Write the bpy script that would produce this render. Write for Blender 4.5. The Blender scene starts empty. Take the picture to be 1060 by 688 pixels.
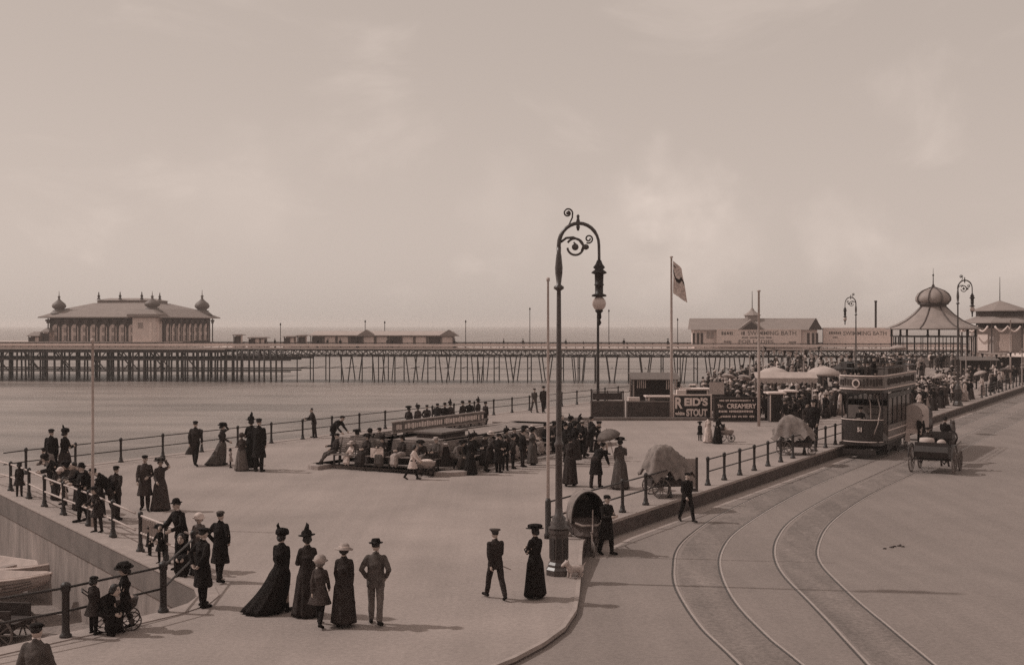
import bpy, bmesh, math, random
from mathutils import Vector as V, Matrix as M, noise
from math import sin, cos, pi, sqrt, atan2
R = math.radians
random.seed(11)
sc = bpy.context.scene
col = sc.collection

# ------------------------------------------------------------------ view geometry (camera 6.1 m above the promenade, looking along +Y)
F, H, YH, CX = 1190.0, 6.1, 336.0, 530.0
D = V((.5205, .854, 0)); N = V((.854, -.5205, 0))       # along the kerb / towards the road
def sstep(a, b, x):
    t = max(0., min(1., (x - a) / (b - a))); return t * t * (3 - 2 * t)
def zroad(Y): return -.11 - .39 * sstep(25.5, 34., Y)
def G(px, py, z=0.):
    Y = (H - z) * F / (py - YH); return V(((px - CX) / F * Y, Y, z))
def GR(px, py):
    z = -.3
    for _ in range(12): z = zroad((H - z) * F / (py - YH))
    return G(px, py, z)
def at(px, Y, z=0.): return V(((px - CX) / F * Y, Y, z))
SEA = -4.2
KERB_O = V((3.2, 35.9, 0)); SEA_V = -25.4
def UV(u, v, z=0.): return KERB_O + D * u + N * v + V((0, 0, z))
ROADROT = -R(31.36)                                      # local -Y looks back down the kerb towards us

# ------------------------------------------------------------------ materials
TINT = (1.0, .82, .755)
MATS = {}
def mat(name, v, rough=.85, var=.18, scale=5., bump=0., detail=6, spec=.3, var2=0., scale2=.6, tint=TINT, stretch=None, bscale=None, coord='Object', streak=0.):
    m = bpy.data.materials.new(name); m.use_nodes = True; nt = m.node_tree; b = nt.nodes['Principled BSDF']
    tc = nt.nodes.new('ShaderNodeTexCoord'); src = tc.outputs[coord]
    if stretch:
        mp = nt.nodes.new('ShaderNodeMapping'); mp.inputs['Scale'].default_value = stretch
        nt.links.new(src, mp.inputs['Vector']); src = mp.outputs['Vector']
    def nz(s, d):
        n = nt.nodes.new('ShaderNodeTexNoise'); n.inputs['Scale'].default_value = s; n.inputs['Detail'].default_value = d
        n.inputs['Roughness'].default_value = .6; nt.links.new(src, n.inputs['Vector']); return n
    def mr(sock, lo, hi):
        r = nt.nodes.new('ShaderNodeMapRange'); r.inputs[1].default_value = .28; r.inputs[2].default_value = .72
        r.inputs[3].default_value = lo; r.inputs[4].default_value = hi; nt.links.new(sock, r.inputs[0]); return r.outputs[0]
    n1 = nz(scale, detail); fac = mr(n1.outputs['Fac'], 1 - var, 1 + var)
    if var2:
        n2 = nz(scale2, 5); f2 = mr(n2.outputs['Fac'], 1 - var2, 1 + var2)
        mu = nt.nodes.new('ShaderNodeMath'); mu.operation = 'MULTIPLY'; nt.links.new(fac, mu.inputs[0]); nt.links.new(f2, mu.inputs[1]); fac = mu.outputs[0]
    if streak:                                               # wheel and foot wear running along the kerb direction
        mp = nt.nodes.new('ShaderNodeMapping'); mp.inputs['Rotation'].default_value = (0, 0, R(31.36)); mp.inputs['Scale'].default_value = (1.6, .045, 1); nt.links.new(tc.outputs[coord], mp.inputs['Vector'])
        n3 = nt.nodes.new('ShaderNodeTexNoise'); n3.inputs['Scale'].default_value = 1.; n3.inputs['Detail'].default_value = 5; nt.links.new(mp.outputs[0], n3.inputs['Vector'])
        f3 = mr(n3.outputs['Fac'], 1 - streak, 1 + streak); mu = nt.nodes.new('ShaderNodeMath'); mu.operation = 'MULTIPLY'; nt.links.new(fac, mu.inputs[0]); nt.links.new(f3, mu.inputs[1]); fac = mu.outputs[0]
    vm = nt.nodes.new('ShaderNodeVectorMath'); vm.operation = 'SCALE'
    vm.inputs[0].default_value = (v * tint[0], v * tint[1], v * tint[2]); nt.links.new(fac, vm.inputs['Scale'])
    nt.links.new(vm.outputs[0], b.inputs['Base Color'])
    b.inputs['Roughness'].default_value = rough; b.inputs['Specular IOR Level'].default_value = spec
    if bump:
        nb = nz(bscale or scale * 2, 5); bp = nt.nodes.new('ShaderNodeBump'); bp.inputs['Strength'].default_value = bump; bp.inputs['Distance'].default_value = .02
        nt.links.new(nb.outputs['Fac'], bp.inputs['Height']); nt.links.new(bp.outputs['Normal'], b.inputs['Normal'])
    MATS[name] = m; return m
DK = (1.0, .76, .70)
mat('pavement', .305, .9, .15, 10., .4, detail=12, var2=.16, scale2=.2, bscale=20, streak=.07)
mat('asphalt', .23, .92, .15, 11., .4, detail=12, var2=.1, scale2=.22, bscale=24, streak=.07)
mat('ground_fill', .22, .95, .2, .4)
mat('gutter_stone', .34, .85, .14, 3.)
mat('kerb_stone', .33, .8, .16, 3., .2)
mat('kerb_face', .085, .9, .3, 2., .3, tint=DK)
mat('concrete', .25, .9, .26, 4., .4, var2=.36, scale2=.9, stretch=(1, 1, .22))
mat('concrete_band', .16, .9, .18, 2., .2, var2=.2)
mat('shingle', .23, .95, .35, 9., .6)
mat('rail_steel', .34, .42, .12, 4., spec=.6)
mat('iron_dark', .030, .5, .25, 8., spec=.4, tint=DK)
mat('iron_lamp', .06, .36, .3, 9., spec=.6, tint=DK)
mat('iron_pale', .46, .6, .12, 8.)
mat('pier_iron', .048, .7, .25, 1., tint=DK)
mat('pier_deck', .5, .85, .15, 1.)
mat('pier_wall', .66, .8, .08, .8)
mat('pier_roof', .27, .8, .1, .8, stretch=(1, 1, 4))
mat('pier_arch', .33, .7, .1, 1.)
mat('pier_dark', .085, .7, .2, 1., tint=DK)
mat('dome_lead', .29, .6, .15, 1.)
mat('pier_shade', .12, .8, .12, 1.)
mat('turret_lead', .17, .6, .15, 1.)
mat('roof_pale', .42, .7, .1, 1.)
mat('white_paint', .75, .6, .06, 5.)
mat('board_pale', .7, .75, .1, 3.)
mat('letter_faint', .17, .8, .1, 3.)
mat('wood_dark', .055, .75, .3, 5., .1, tint=DK)
mat('wood_mid', .15, .75, .25, 4., .15, stretch=(1, 1, 6))
mat('bench_slat', .225, .75, .22, 6., .1)
mat('wood_pale', .32, .75, .15, 5.)
mat('board_black', .028, .6, .3, 4., tint=DK)
mat('hoarding_dark', .065, .8, .5, 2.2, .1, tint=DK)
mat('canvas', .2, .9, .38, 5., .6)
mat('setts', .19, .9, .3, 9., .6, detail=9, var2=.16, scale2=.5, streak=.2)
mat('canvas_dark', .035, .7, .25, 5., tint=DK)
mat('canvas_white', .46, .85, .14, 3.)
mat('wicker', .09, .8, .4, 40., .4, tint=DK)
mat('tram_panel', .17, .5, .1, 3., spec=.4)
mat('tram_dark', .035, .45, .2, 3., spec=.4, tint=DK)
mat('glass', .045, .12, .2, 2., spec=.6, tint=DK)
mat('globe_glass', .55, .25, .05, 2., spec=.5)
mat('skin', .42, .6, .06, 10., tint=(1, .78, .68))
mat('feature', .06, .6, .1, 10., tint=DK)
mat('hair', .025, .6, .3, 30., tint=DK)
mat('hair_fair', .14, .6, .2, 30.)
for nme, v, tt in (('black', .0145, DK), ('dark', .034, DK), ('brown', .06, DK), ('mid', .085, TINT), ('grey', .135, TINT), ('pale', .34, TINT), ('white', .58, TINT)):
    mat('cloth_' + nme, v, .92, .38, 7., .5, tint=tt, spec=.15, bscale=14)
mat('straw', .46, .85, .15, 30.)
mat('horse_coat', .06, .6, .3, 3., tint=DK)
mat('dog_coat', .45, .9, .2, 14., .5)
mat('sea_foam', .5, .9, .2, 2.)

def sea_material():
    m = bpy.data.materials.new('sea_water'); m.use_nodes = True; nt = m.node_tree; b = nt.nodes['Principled BSDF']
    tc = nt.nodes.new('ShaderNodeTexCoord')
    mp = nt.nodes.new('ShaderNodeMapping'); mp.inputs['Scale'].default_value = (.35, 1, 1); mp.inputs['Rotation'].default_value = (0, 0, R(-8)); nt.links.new(tc.outputs['Object'], mp.inputs[0])
    n1 = nt.nodes.new('ShaderNodeTexNoise'); n1.inputs['Scale'].default_value = .9; n1.inputs['Detail'].default_value = 7; nt.links.new(mp.outputs[0], n1.inputs['Vector'])
    n2 = nt.nodes.new('ShaderNodeTexNoise'); n2.inputs['Scale'].default_value = .12; n2.inputs['Detail'].default_value = 6; nt.links.new(mp.outputs[0], n2.inputs['Vector'])
    r = nt.nodes.new('ShaderNodeValToRGB'); e = r.color_ramp.elements
    e[0].position = .36; e[0].color = (.145, .116, .104, 1); e[1].position = .68; e[1].color = (.30, .245, .222, 1)
    nt.links.new(n2.outputs['Fac'], r.inputs[0]); nt.links.new(r.outputs[0], b.inputs['Base Color'])
    b.inputs['Roughness'].default_value = .38; b.inputs['Specular IOR Level'].default_value = .4
    bp = nt.nodes.new('ShaderNodeBump'); bp.inputs['Strength'].default_value = .8; bp.inputs['Distance'].default_value = .35
    nt.links.new(n1.outputs['Fac'], bp.inputs['Height']); nt.links.new(bp.outputs[0], b.inputs['Normal'])
    MATS['sea_water'] = m
sea_material()

# ------------------------------------------------------------------ mesh builder
class MB:
    def __init__(s): s.v = []; s.f = []; s.m = []
    def add(s, vs, fs, m=0):
        o = len(s.v); s.v += [tuple(p) for p in vs]
        for f in fs: s.f.append(tuple(i + o for i in f)); s.m.append(m)
    def rings(s, rr, m=0, cap=True, loop=False):
        n = len(rr[0]); vs = [p for r in rr for p in r]; fs = []
        L = len(rr); E = L if loop else L - 1
        for i in range(E):
            j = (i + 1) % L
            for k in range(n):
                q = (k + 1) % n; fs.append((i * n + k, i * n + q, j * n + q, j * n + k))
        if cap and not loop: fs.append(tuple(range(n - 1, -1, -1))); fs.append(tuple(range((L - 1) * n, L * n)))
        s.add(vs, fs, m)
    def box(s, c, sz, rz=0., m=0):
        c = V(c); ca, sa = cos(rz), sin(rz); x, y, z = (q / 2 for q in sz)
        P = [(-x, -y, -z), (x, -y, -z), (x, y, -z), (-x, y, -z), (-x, -y, z), (x, -y, z), (x, y, z), (-x, y, z)]
        s.add([(c.x + a * ca - b * sa, c.y + a * sa + b * ca, c.z + d) for a, b, d in P],
              [(3, 2, 1, 0), (4, 5, 6, 7), (0, 1, 5, 4), (1, 2, 6, 5), (2, 3, 7, 6), (3, 0, 4, 7)], m)
    def tube(s, pts, r, n=8, m=0, loop=False, ell=None):
        pts = [V(p) for p in pts]; L = len(pts)
        rad = r if isinstance(r, (list, tuple)) else [r] * L
        rr = []; prev = None
        for i, p in enumerate(pts):
            if loop: t = pts[(i + 1) % L] - pts[i - 1]
            else: t = pts[min(i + 1, L - 1)] - pts[max(i - 1, 0)]
            if t.length < 1e-9: t = V((0, 0, 1))
            t.normalize()
            if prev is None: a = t.cross(V((0, 0, 1))) if abs(t.z) < .9 else t.cross(V((0, 1, 0)))
            else: a = prev - t * prev.dot(t)
            a.normalize(); prev = a; b = t.cross(a)
            rr.append([p + (a * cos(2 * pi * k / n) + b * sin(2 * pi * k / n)) * rad[i] for k in range(n)])
        s.rings(rr, m, True, loop)
    def beam(s, a, b, w, h=None, m=0):
        a = V(a); b = V(b); h = h or w; t = (b - a)
        if t.length < 1e-6: return
        t.normalize(); x = t.cross(V((0, 0, 1))) if abs(t.z) < .97 else V((1, 0, 0)); x.normalize(); y = x.cross(t)
        P = [(-1, -1), (1, -1), (1, 1), (-1, 1)]
        s.rings([[q + x * (i * w / 2) + y * (j * h / 2) for i, j in P] for q in (a, b)], m)
    def limb(s, pts, rad, n=10, m=0):
        pts = [V(p) for p in pts]; rad = list(rad)
        t0 = (pts[0] - pts[1]).normalized(); t1 = (pts[-1] - pts[-2]).normalized(); q = []; rr = []
        for a in (80, 55, 28): q.append(pts[0] + t0 * rad[0] * sin(R(a))); rr.append(rad[0] * cos(R(a)))
        q += pts; rr += rad
        for a in (28, 55, 80): q.append(pts[-1] + t1 * rad[-1] * sin(R(a))); rr.append(rad[-1] * cos(R(a)))
        s.tube(q, rr, n, m)
    def ball(s, c, r, n=14, k=9, m=0, rot=None):
        c = V(c); r = (r, r, r) if not isinstance(r, (list, tuple)) else r; rr = []
        for i in range(k):
            a = -pi / 2 + pi * (i + .5) / k * .98 + .01
            ring = [V((r[0] * cos(a) * cos(2 * pi * j / n), r[1] * cos(a) * sin(2 * pi * j / n), r[2] * sin(a))) for j in range(n)]
            rr.append([c + (rot @ p if rot else p) for p in ring])
        s.rings(rr, m)
    def lathe(s, prof, n=16, c=(0, 0, 0), m=0, mod=None, ph=0.):
        c = V(c)
        s.rings([[c + V((r * (mod(j / n) if mod else 1) * cos(2 * pi * j / n + ph), r * (mod(j / n) if mod else 1) * sin(2 * pi * j / n + ph), z)) for j in range(n)] for r, z in prof], m)
    def prism(s, poly, z0, z1, m=0, mtop=None):
        n = len(poly); vs = [(p[0], p[1], z0) for p in poly] + [(p[0], p[1], z1) for p in poly]
        s.add(vs, [(i, (i + 1) % n, n + (i + 1) % n, n + i) for i in range(n)] + [tuple(range(n - 1, -1, -1))], m)
        o = len(s.v) - 2 * n; s.f.append(tuple(range(o + n, o + 2 * n))); s.m.append(m if mtop is None else mtop)
    def mesh(s, name, mats=(), smooth=False):
        me = bpy.data.meshes.new(name); me.from_pydata(s.v, [], s.f); me.validate()
        for m in mats: me.materials.append(MATS[m])
        if len(mats) > 1 and len(me.polygons) == len(s.m): me.polygons.foreach_set('material_index', s.m)
        bm = bmesh.new(); bm.from_mesh(me); bmesh.ops.recalc_face_normals(bm, faces=bm.faces); bm.to_mesh(me); bm.free()
        if smooth: me.polygons.foreach_set('use_smooth', [True] * len(me.polygons))
        me.update(); return me
    def build(s, name, mats, parent=None, smooth=False, loc=None, rz=0.):
        o = link(name, s.mesh(name, [mats] if isinstance(mats, str) else mats, smooth), parent)
        if loc is not None: o.location = loc
        if rz: o.rotation_euler.z = rz
        return o
def link(name, me, parent=None):
    o = bpy.data.objects.new(name, me); col.objects.link(o); o.parent = parent; return o
def tag(o, label=None, cat=None, group=None, kind=None):
    for k, v in (('label', label), ('category', cat), ('group', group), ('kind', kind)):
        if v: o[k] = v
    return o
def thing(name, label, cat, loc=(0, 0, 0), rz=0., group=None):
    o = bpy.data.objects.new(name, None); col.objects.link(o); o.empty_display_size = .2
    o.location = loc; o.rotation_euler.z = rz; return tag(o, label, cat, group)
def copy_tree(o, parent=None):
    c = o.copy(); col.objects.link(c); c.parent = parent
    for ch in list(o.children): copy_tree(ch, c)
    return c
def struct(name, mb, mats, smooth=False): return tag(mb.build(name, mats, smooth=smooth), kind='structure')
def shade(o):
    o.data.polygons.foreach_set('use_smooth', [True] * len(o.data.polygons)); return o
WORK = bpy.data.scenes.new('workshop')                    # an empty side scene, so that evaluating one mesh stays quick
def evaluated(o):
    WORK.collection.objects.link(o); vl = WORK.view_layers[0]; vl.update(); dg = vl.depsgraph
    return bpy.data.meshes.new_from_object(o.evaluated_get(dg))
def remesh(mb, name, mats, voxel, smooth=3, wob=0., keep=None):
    me = mb.mesh('tmp'); o = bpy.data.objects.new('tmp', me)
    r = o.modifiers.new('r', 'REMESH'); r.mode = 'VOXEL'; r.voxel_size = voxel
    if smooth: q = o.modifiers.new('s', 'SMOOTH'); q.factor = .5; q.iterations = smooth
    out = evaluated(o); out.name = name
    bpy.data.objects.remove(o); bpy.data.meshes.remove(me)
    out.materials.clear()
    for m in mats: out.materials.append(MATS[m])
    if wob:
        nn = [v.normal.copy() for v in out.vertices]; fl = []
        for v, q in zip(out.vertices, nn):
            p = v.co; k = noise.noise(V((p.x * 7, p.y * 7, p.z * 4.5))) + .5 * noise.noise(p * 17); fl.extend(p + q * (k * wob))
        out.vertices.foreach_set('co', fl)
    out.polygons.foreach_set('use_smooth', [True] * len(out.polygons)); out.update(); return out
def text_mesh(txt, size, cx, cz, y, width=None, bold=.0, shear=0., depth=.01):
    cu = bpy.data.curves.new('t', 'FONT'); cu.body = txt; cu.size = size; cu.align_x = 'CENTER'; cu.align_y = 'CENTER'; cu.offset = bold; cu.shear = shear; cu.extrude = depth
    o = bpy.data.objects.new('t', cu); me = evaluated(o); bpy.data.objects.remove(o); bpy.data.curves.remove(cu)
    xs = [v.co.x for v in me.vertices]; w = max(xs) - min(xs); mid = (max(xs) + min(xs)) / 2; k = (width / w) if width else 1
    for v in me.vertices: v.co = V((cx + (v.co.x - mid) * k, y - v.co.z, cz + v.co.y))
    return me
def lettering(name, lines, m, parent):
    """lines: (text, size, cx, cz, y, width, bold)"""
    bm = bmesh.new()
    for l in lines:
        me = text_mesh(*l); bm.from_mesh(me); bpy.data.meshes.remove(me)
    me = bpy.data.meshes.new(name); bm.to_mesh(me); bm.free(); me.materials.clear(); me.materials.append(MATS[m])
    return link(name, me, parent)
def illegible(mb, x0, x1, z, h, y, rnd, m=0):
    """worn lettering too small to read: short uneven strokes"""
    x = x0
    while x < x1:
        w = rnd.uniform(.4, .9) * h
        if rnd.random() > .16:
            mb.box((x + w / 2, y, z + rnd.uniform(-.04, .04) * h), (w * .72, .012, h * rnd.uniform(.7, 1.)), 0, m)
        x += w
# ------------------------------------------------------------------ the setting
def grid(name, x0, x1, y0, y1, nx, ny, zf, m, left=None):
    mb = MB(); vs = []; fs = []
    for j in range(ny + 1):
        for i in range(nx + 1):
            x = x0 + (x1 - x0) * i / nx; y = y0 + (y1 - y0) * j / ny
            if left: x = left(y) + (x1 - left(y)) * i / nx
            vs.append((x, y, zf(x, y)))
    for j in range(ny):
        for i in range(nx):
            a = j * (nx + 1) + i; fs.append((a, a + 1, a + nx + 2, a + nx + 1))
    mb.add(vs, fs); return struct(name, mb, m)
mb = MB(); mb.add([(-4000, -1500, SEA), (4000, -1500, SEA), (4000, 5500, SEA), (-4000, 5500, SEA)], [(0, 1, 2, 3)])
struct('sea', mb, 'sea_water')
# kerb line from far to near, swinging round the corner under the lamp
kerb = [UV(u, 0) for u in (240, 120, 60, 20, 8, 0)] + [V((x, y, 0)) for x, y in
       ((2.32, 34.), (1.98, 32.3), (1.84, 30.6), (1.74, 29), (1.62, 27.5), (1.5, 26.), (1.36, 24.6), (1.05, 23.2), (.6, 22.1), (.05, 21.1), (-.75, 20.), (-1.7, 18.7), (-2.9, 17.), (-4.8, 14), (-8, 9), (-12, 2), (-24, -16))]
apex = [V((x, y, 0)) for x, y in ((-9.6, 21.6), (-8.2, 23.25), (-7.3, 24.4), (-6.98, 25.1), (-6.95, 25.8), (-7.25, 26.6), (-8.0, 27.6))]
tip = V((-21.3, 45.4, 0))
seaedge = [tip, UV(40, SEA_V - .55), UV(240, SEA_V - .55)]
near_edge = [V((-50, -27, 0)), V((-26, 2, 0))]
poly = kerb + near_edge + apex + seaedge
mb = MB(); mb.prism([(p.x, p.y) for p in poly], -.62, 0.)
struct('promenade', mb, 'pavement')
def kerb_x(y):
    for a, b in zip(kerb, kerb[1:]):
        if b.y <= y <= a.y: return b.x + (a.x - b.x) * (y - b.y) / max(1e-6, a.y - b.y)
    return kerb[-1].x
grid('road', 0, 230, -16, 240, 14, 768, lambda x, y: zroad(y), 'asphalt', left=lambda y: kerb_x(y) - 1.2)
mb = MB()
mb.add([(-60, -1400, -.9), (3900, -1400, -.9), (3900, 5400, -.9), (2900, 5400, -.9), (100, 190, -.9), (2, 32, -.9), (-1.5, 19, -.9), (-26, -18, -.9)], [tuple(range(8))])
struct('land', mb, 'ground_fill')
def edge_strip(pts, side, w, z0, z1):
    """ribbon of boxes along a polyline, offset to one side"""
    out = MB(); L = len(pts); rr = []
    for i in range(L):
        t = (pts[min(i + 1, L - 1)] - pts[max(i - 1, 0)]).normalized(); n = V((-t.y, t.x, 0)) * side
        a, b = pts[i], pts[i] + n * w
        rr.append([V((a.x, a.y, z0)), V((b.x, b.y, z0)), V((b.x, b.y, z1)), V((a.x, a.y, z1))])
    out.rings(rr); return out
def shift(pts, side, k):
    L = len(pts); o = []
    for i in range(L):
        t = (pts[min(i + 1, L - 1)] - pts[max(i - 1, 0)]).normalized(); o.append(pts[i] + V((-t.y, t.x, 0)) * side * k)
    return o
kl = kerb[:-2]
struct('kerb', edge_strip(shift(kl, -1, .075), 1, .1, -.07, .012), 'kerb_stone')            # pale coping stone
struct('kerb_wall', edge_strip(shift(kl, -1, .07), 1, .095, -.7, -.071), 'kerb_face')      # dark stone retaining face below it, its shade deepened in the colour
def road_strip(pts, w, dz, m, name, step=.8):
    P = []
    for a, b in zip(pts, pts[1:]):
        k = max(1, int((b - a).length / step))
        P += [a.lerp(b, i / k) for i in range(k)]
    P.append(pts[-1]); mb = MB(); vs = []; L = len(P)
    for i in range(L):
        t = (P[min(i + 1, L - 1)] - P[max(i - 1, 0)]); t.z = 0; t.normalize(); n = V((-t.y, t.x, 0)) * w / 2
        for q in (P[i] - n, P[i] + n): vs.append((q.x, q.y, zroad(q.y) + dz))
    mb.add(vs, [(2 * i, 2 * i + 1, 2 * i + 3, 2 * i + 2) for i in range(L - 1)])
    return mb
struct('gutter', road_strip(shift([k for k in kerb if 31.5 < k.y < 130], 1, .42), .5, .004, 0, ''), 'gutter_stone')
# tram rails, traced on the road surface
def catmull(P, n=8):
    out = []
    for i in range(len(P) - 1):
        a, b, c, d = P[max(i - 1, 0)], P[i], P[i + 1], P[min(i + 2, len(P) - 1)]
        for k in range(n):
            t = k / n; out.append(.5 * ((2 * b) + (c - a) * t + (2 * a - 5 * b + 4 * c - d) * t * t + (3 * b - a - 3 * c + d) * t ** 3))
    return out + [P[-1]]
RAILS = [[(762, 683), (724, 645.5), (701.5, 609.6), (698.5, 587), (703, 567), (724, 547), (754, 528.5), (811, 503)],
         [(832, 688), (792, 655), (758, 617), (746, 587), (750, 566), (769, 545.5), (811, 519), (852, 499)],
         [(900, 688), (864, 649), (818, 602), (803, 577), (806.5, 555), (826, 534), (871, 508), (912, 489)],
         [(969, 688), (924, 651), (879, 613), (850.5, 583), (848.5, 562.5), (864, 538), (901.5, 512), (947, 490)]]
def rail_line(pl):
    P = [GR(*q) for q in pl]; P = [P[0] + (P[0] - P[1]) * 2.5] + P; e = P[-1]; return P + [e + D * 12, e + D * 60, e + D * 150]
for a, b in ((0, 1), (2, 3)):                              # worn sett paving between the rails of each track
    mid = [(p + q) / 2 for p, q in zip(rail_line(RAILS[a]), rail_line(RAILS[b]))]
    struct('track_paving', road_strip(catmull(mid), 1.0, .004, 0, '', 1.5), 'setts')
for pl in RAILS:
    P = [GR(*q) for q in pl]; P = [P[0] + (P[0] - P[1]) * 2.5] + P
    e = P[-1]; P += [e + D * 12, e + D * 60, e + D * 150]
    struct('tram_rail', road_strip(catmull(P), .05, .008, 0, '', 1.5), 'rail_steel')
    struct('rail_groove', road_strip(shift(catmull(P), 1, .058), .045, .005, 0, '', 1.5), 'tram_dark')
# beach below the walls
def zbeach(x, y):
    v = (V((x, y, 0)) - KERB_O).dot(N); d = max(0., SEA_V - v)
    return max(-5.4, -2.55 - .07 * max(0, -x - 12) - .13 * d + .12 * noise.noise(V((x * .25, y * .25, 0))) - 1.2 * sstep(44, 50, y))
def beach_sheet():
    mb = MB(); vs = []; fs = []; nu, nv = 70, 30
    for j in range(nu + 1):
        for i in range(nv + 1):
            p = UV(-70 + 290 * j / nu, SEA_V + 22 - 74 * i / nv)
            vs.append((p.x, p.y, zbeach(p.x, p.y)))
    for j in range(nu):
        for i in range(nv):
            a = j * (nv + 1) + i; fs.append((a, a + 1, a + nv + 2, a + nv + 1))
    mb.add(vs, fs); return mb
struct('beach', beach_sheet(), 'shingle', True)

# sea walls: coping band and streaked concrete face
def seawall(pts, label, side):
    root = tag(edge_strip(shift(pts, side, -.02), -side, .5, -7., -.75).build('sea_wall', 'concrete'), label, 'wall')
    edge_strip(shift(pts, -side, .05), side, .5, -.749, -.012).build('coping', 'concrete_band', root)
    edge_strip(shift(pts, side, -.06), -side, .42, -.011, .02).build('edge_stone', 'kerb_stone', root)
    return root
def seawall2(pts, label):
    """pts run with the drop on their left-hand side"""
    root = tag(edge_strip(shift(pts, 1, .04), -1, .5, -7., -.7).build('sea_wall', 'concrete'), label, 'wall')
    edge_strip(shift(pts, 1, .09), -1, .5, -.699, -.014).build('coping', 'concrete_band', root)
    edge_strip(shift(pts, 1, .11), -1, .48, -.013, .022).build('edge_stone', 'kerb_stone', root)
    return root
slip = near_edge + apex
seawall2(slip + [tip], 'streaked concrete wall dropping from the promenade into the boat slipway')
seawall2(seaedge, 'long sea wall under the railing along the seaward edge of the promenade')

# ------------------------------------------------------------------ railings
def railing(name, posts, label, zr=(.98, .52), m='iron_dark', mr=None, r=.055, rr=.026, group=None, ends=(None, None), zf=lambda p: 0.):
    c = posts[0]; root = thing(name, label, 'railing', c, 0, group)
    me = None
    for p in posts:
        if me is None:
            mb = MB(); mb.lathe([(.12, 0), (.12, .06), (.085, .09), (.075, .2), (r, .25), (r, .9), (r * 1.25, .93), (r * 1.25, 1.0), (r * 1.4, 1.03), (r * .9, 1.08), (.01, 1.1)], 10); me = mb.mesh('post', [m], True)
        o = link('post', me, root); o.location = p - c
    line = ([ends[0]] if ends[0] is not None else []) + posts + ([ends[1]] if ends[1] is not None else [])
    for z in zr:
        mb = MB(); mb.tube([p - c + V((0, 0, z)) for p in line], rr, 6); mb.build('rail', mr or m, root, True)
    return root
sp = []
for k in range(-1, 26):
    Y = 49.0 + 2.05 * k
    sp.append(V((-17.4 + (Y - 51) / 1.652, Y, 0)))
railing('railing', sp, 'long dark two-bar railing along the seaward edge of the promenade', ends=(V((-20.3, 45.9, 0)), None))
r1 = [G(11, 508), G(30, 516), G(46, 524.5), G(65.6, 533), G(92, 544), G(117, 556)]
railing('railing', r1, 'railing with pale bars and dark posts above the slipway, people leaning on it', mr='iron_pale', rr=.03, ends=(V((-20.4, 44.4, 0)), G(140, 568)))
r2 = [G(145.4, 571), G(172, 583), G(200, 595)]
ra = railing('railing', r2, 'short pale-barred railing with a slatted panel beside the slipway head', mr='iron_pale', rr=.03)
mb = MB(); a, b = r2[0] - r2[0], r2[1] - r2[0]
for k in range(9):
    q = a.lerp(b, .12 + .09 * k); mb.beam(q + V((0, 0, .42)), q + V((0, 0, .93)), .045)
mb.build('slatted_panel', 'wood_pale', ra)
railing('railing', [G(169, 634), G(68, 660), V((-10.9, 20.1, 0)), V((-13.2, 17.4, 0))], 'dark two-bar railing on the near side of the slipway by the pushchair', r=.075, ends=(G(199, 601), None), m='iron_dark')
kp_ = 0 and [UV(u, -.45) for u in (1.2 + 1.82 * i for i in range(0, 2))] + [UV(u, -.45) for u in (8.5 + 1.72 * i for i in range(0, 14))]
railing('railing', [UV(u, -.45) for u in (-3.4, -1.2, 1.5, 3.3, 5.3)] , 'dark kerbside railing between the tall lamp and the notice board')
railing('railing', [UV(u, -.45) for u in [8.9 + 1.73 * i for i in range(13)]], 'dark kerbside railing running from the first canvas-covered chair to the tram')
railing('railing', [UV(u, -.5) for u in [70 + 2.2 * i for i in range(16)]], 'distant kerbside railing in front of the bandstand crowd', zr=(.98, .75, .52))
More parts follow.
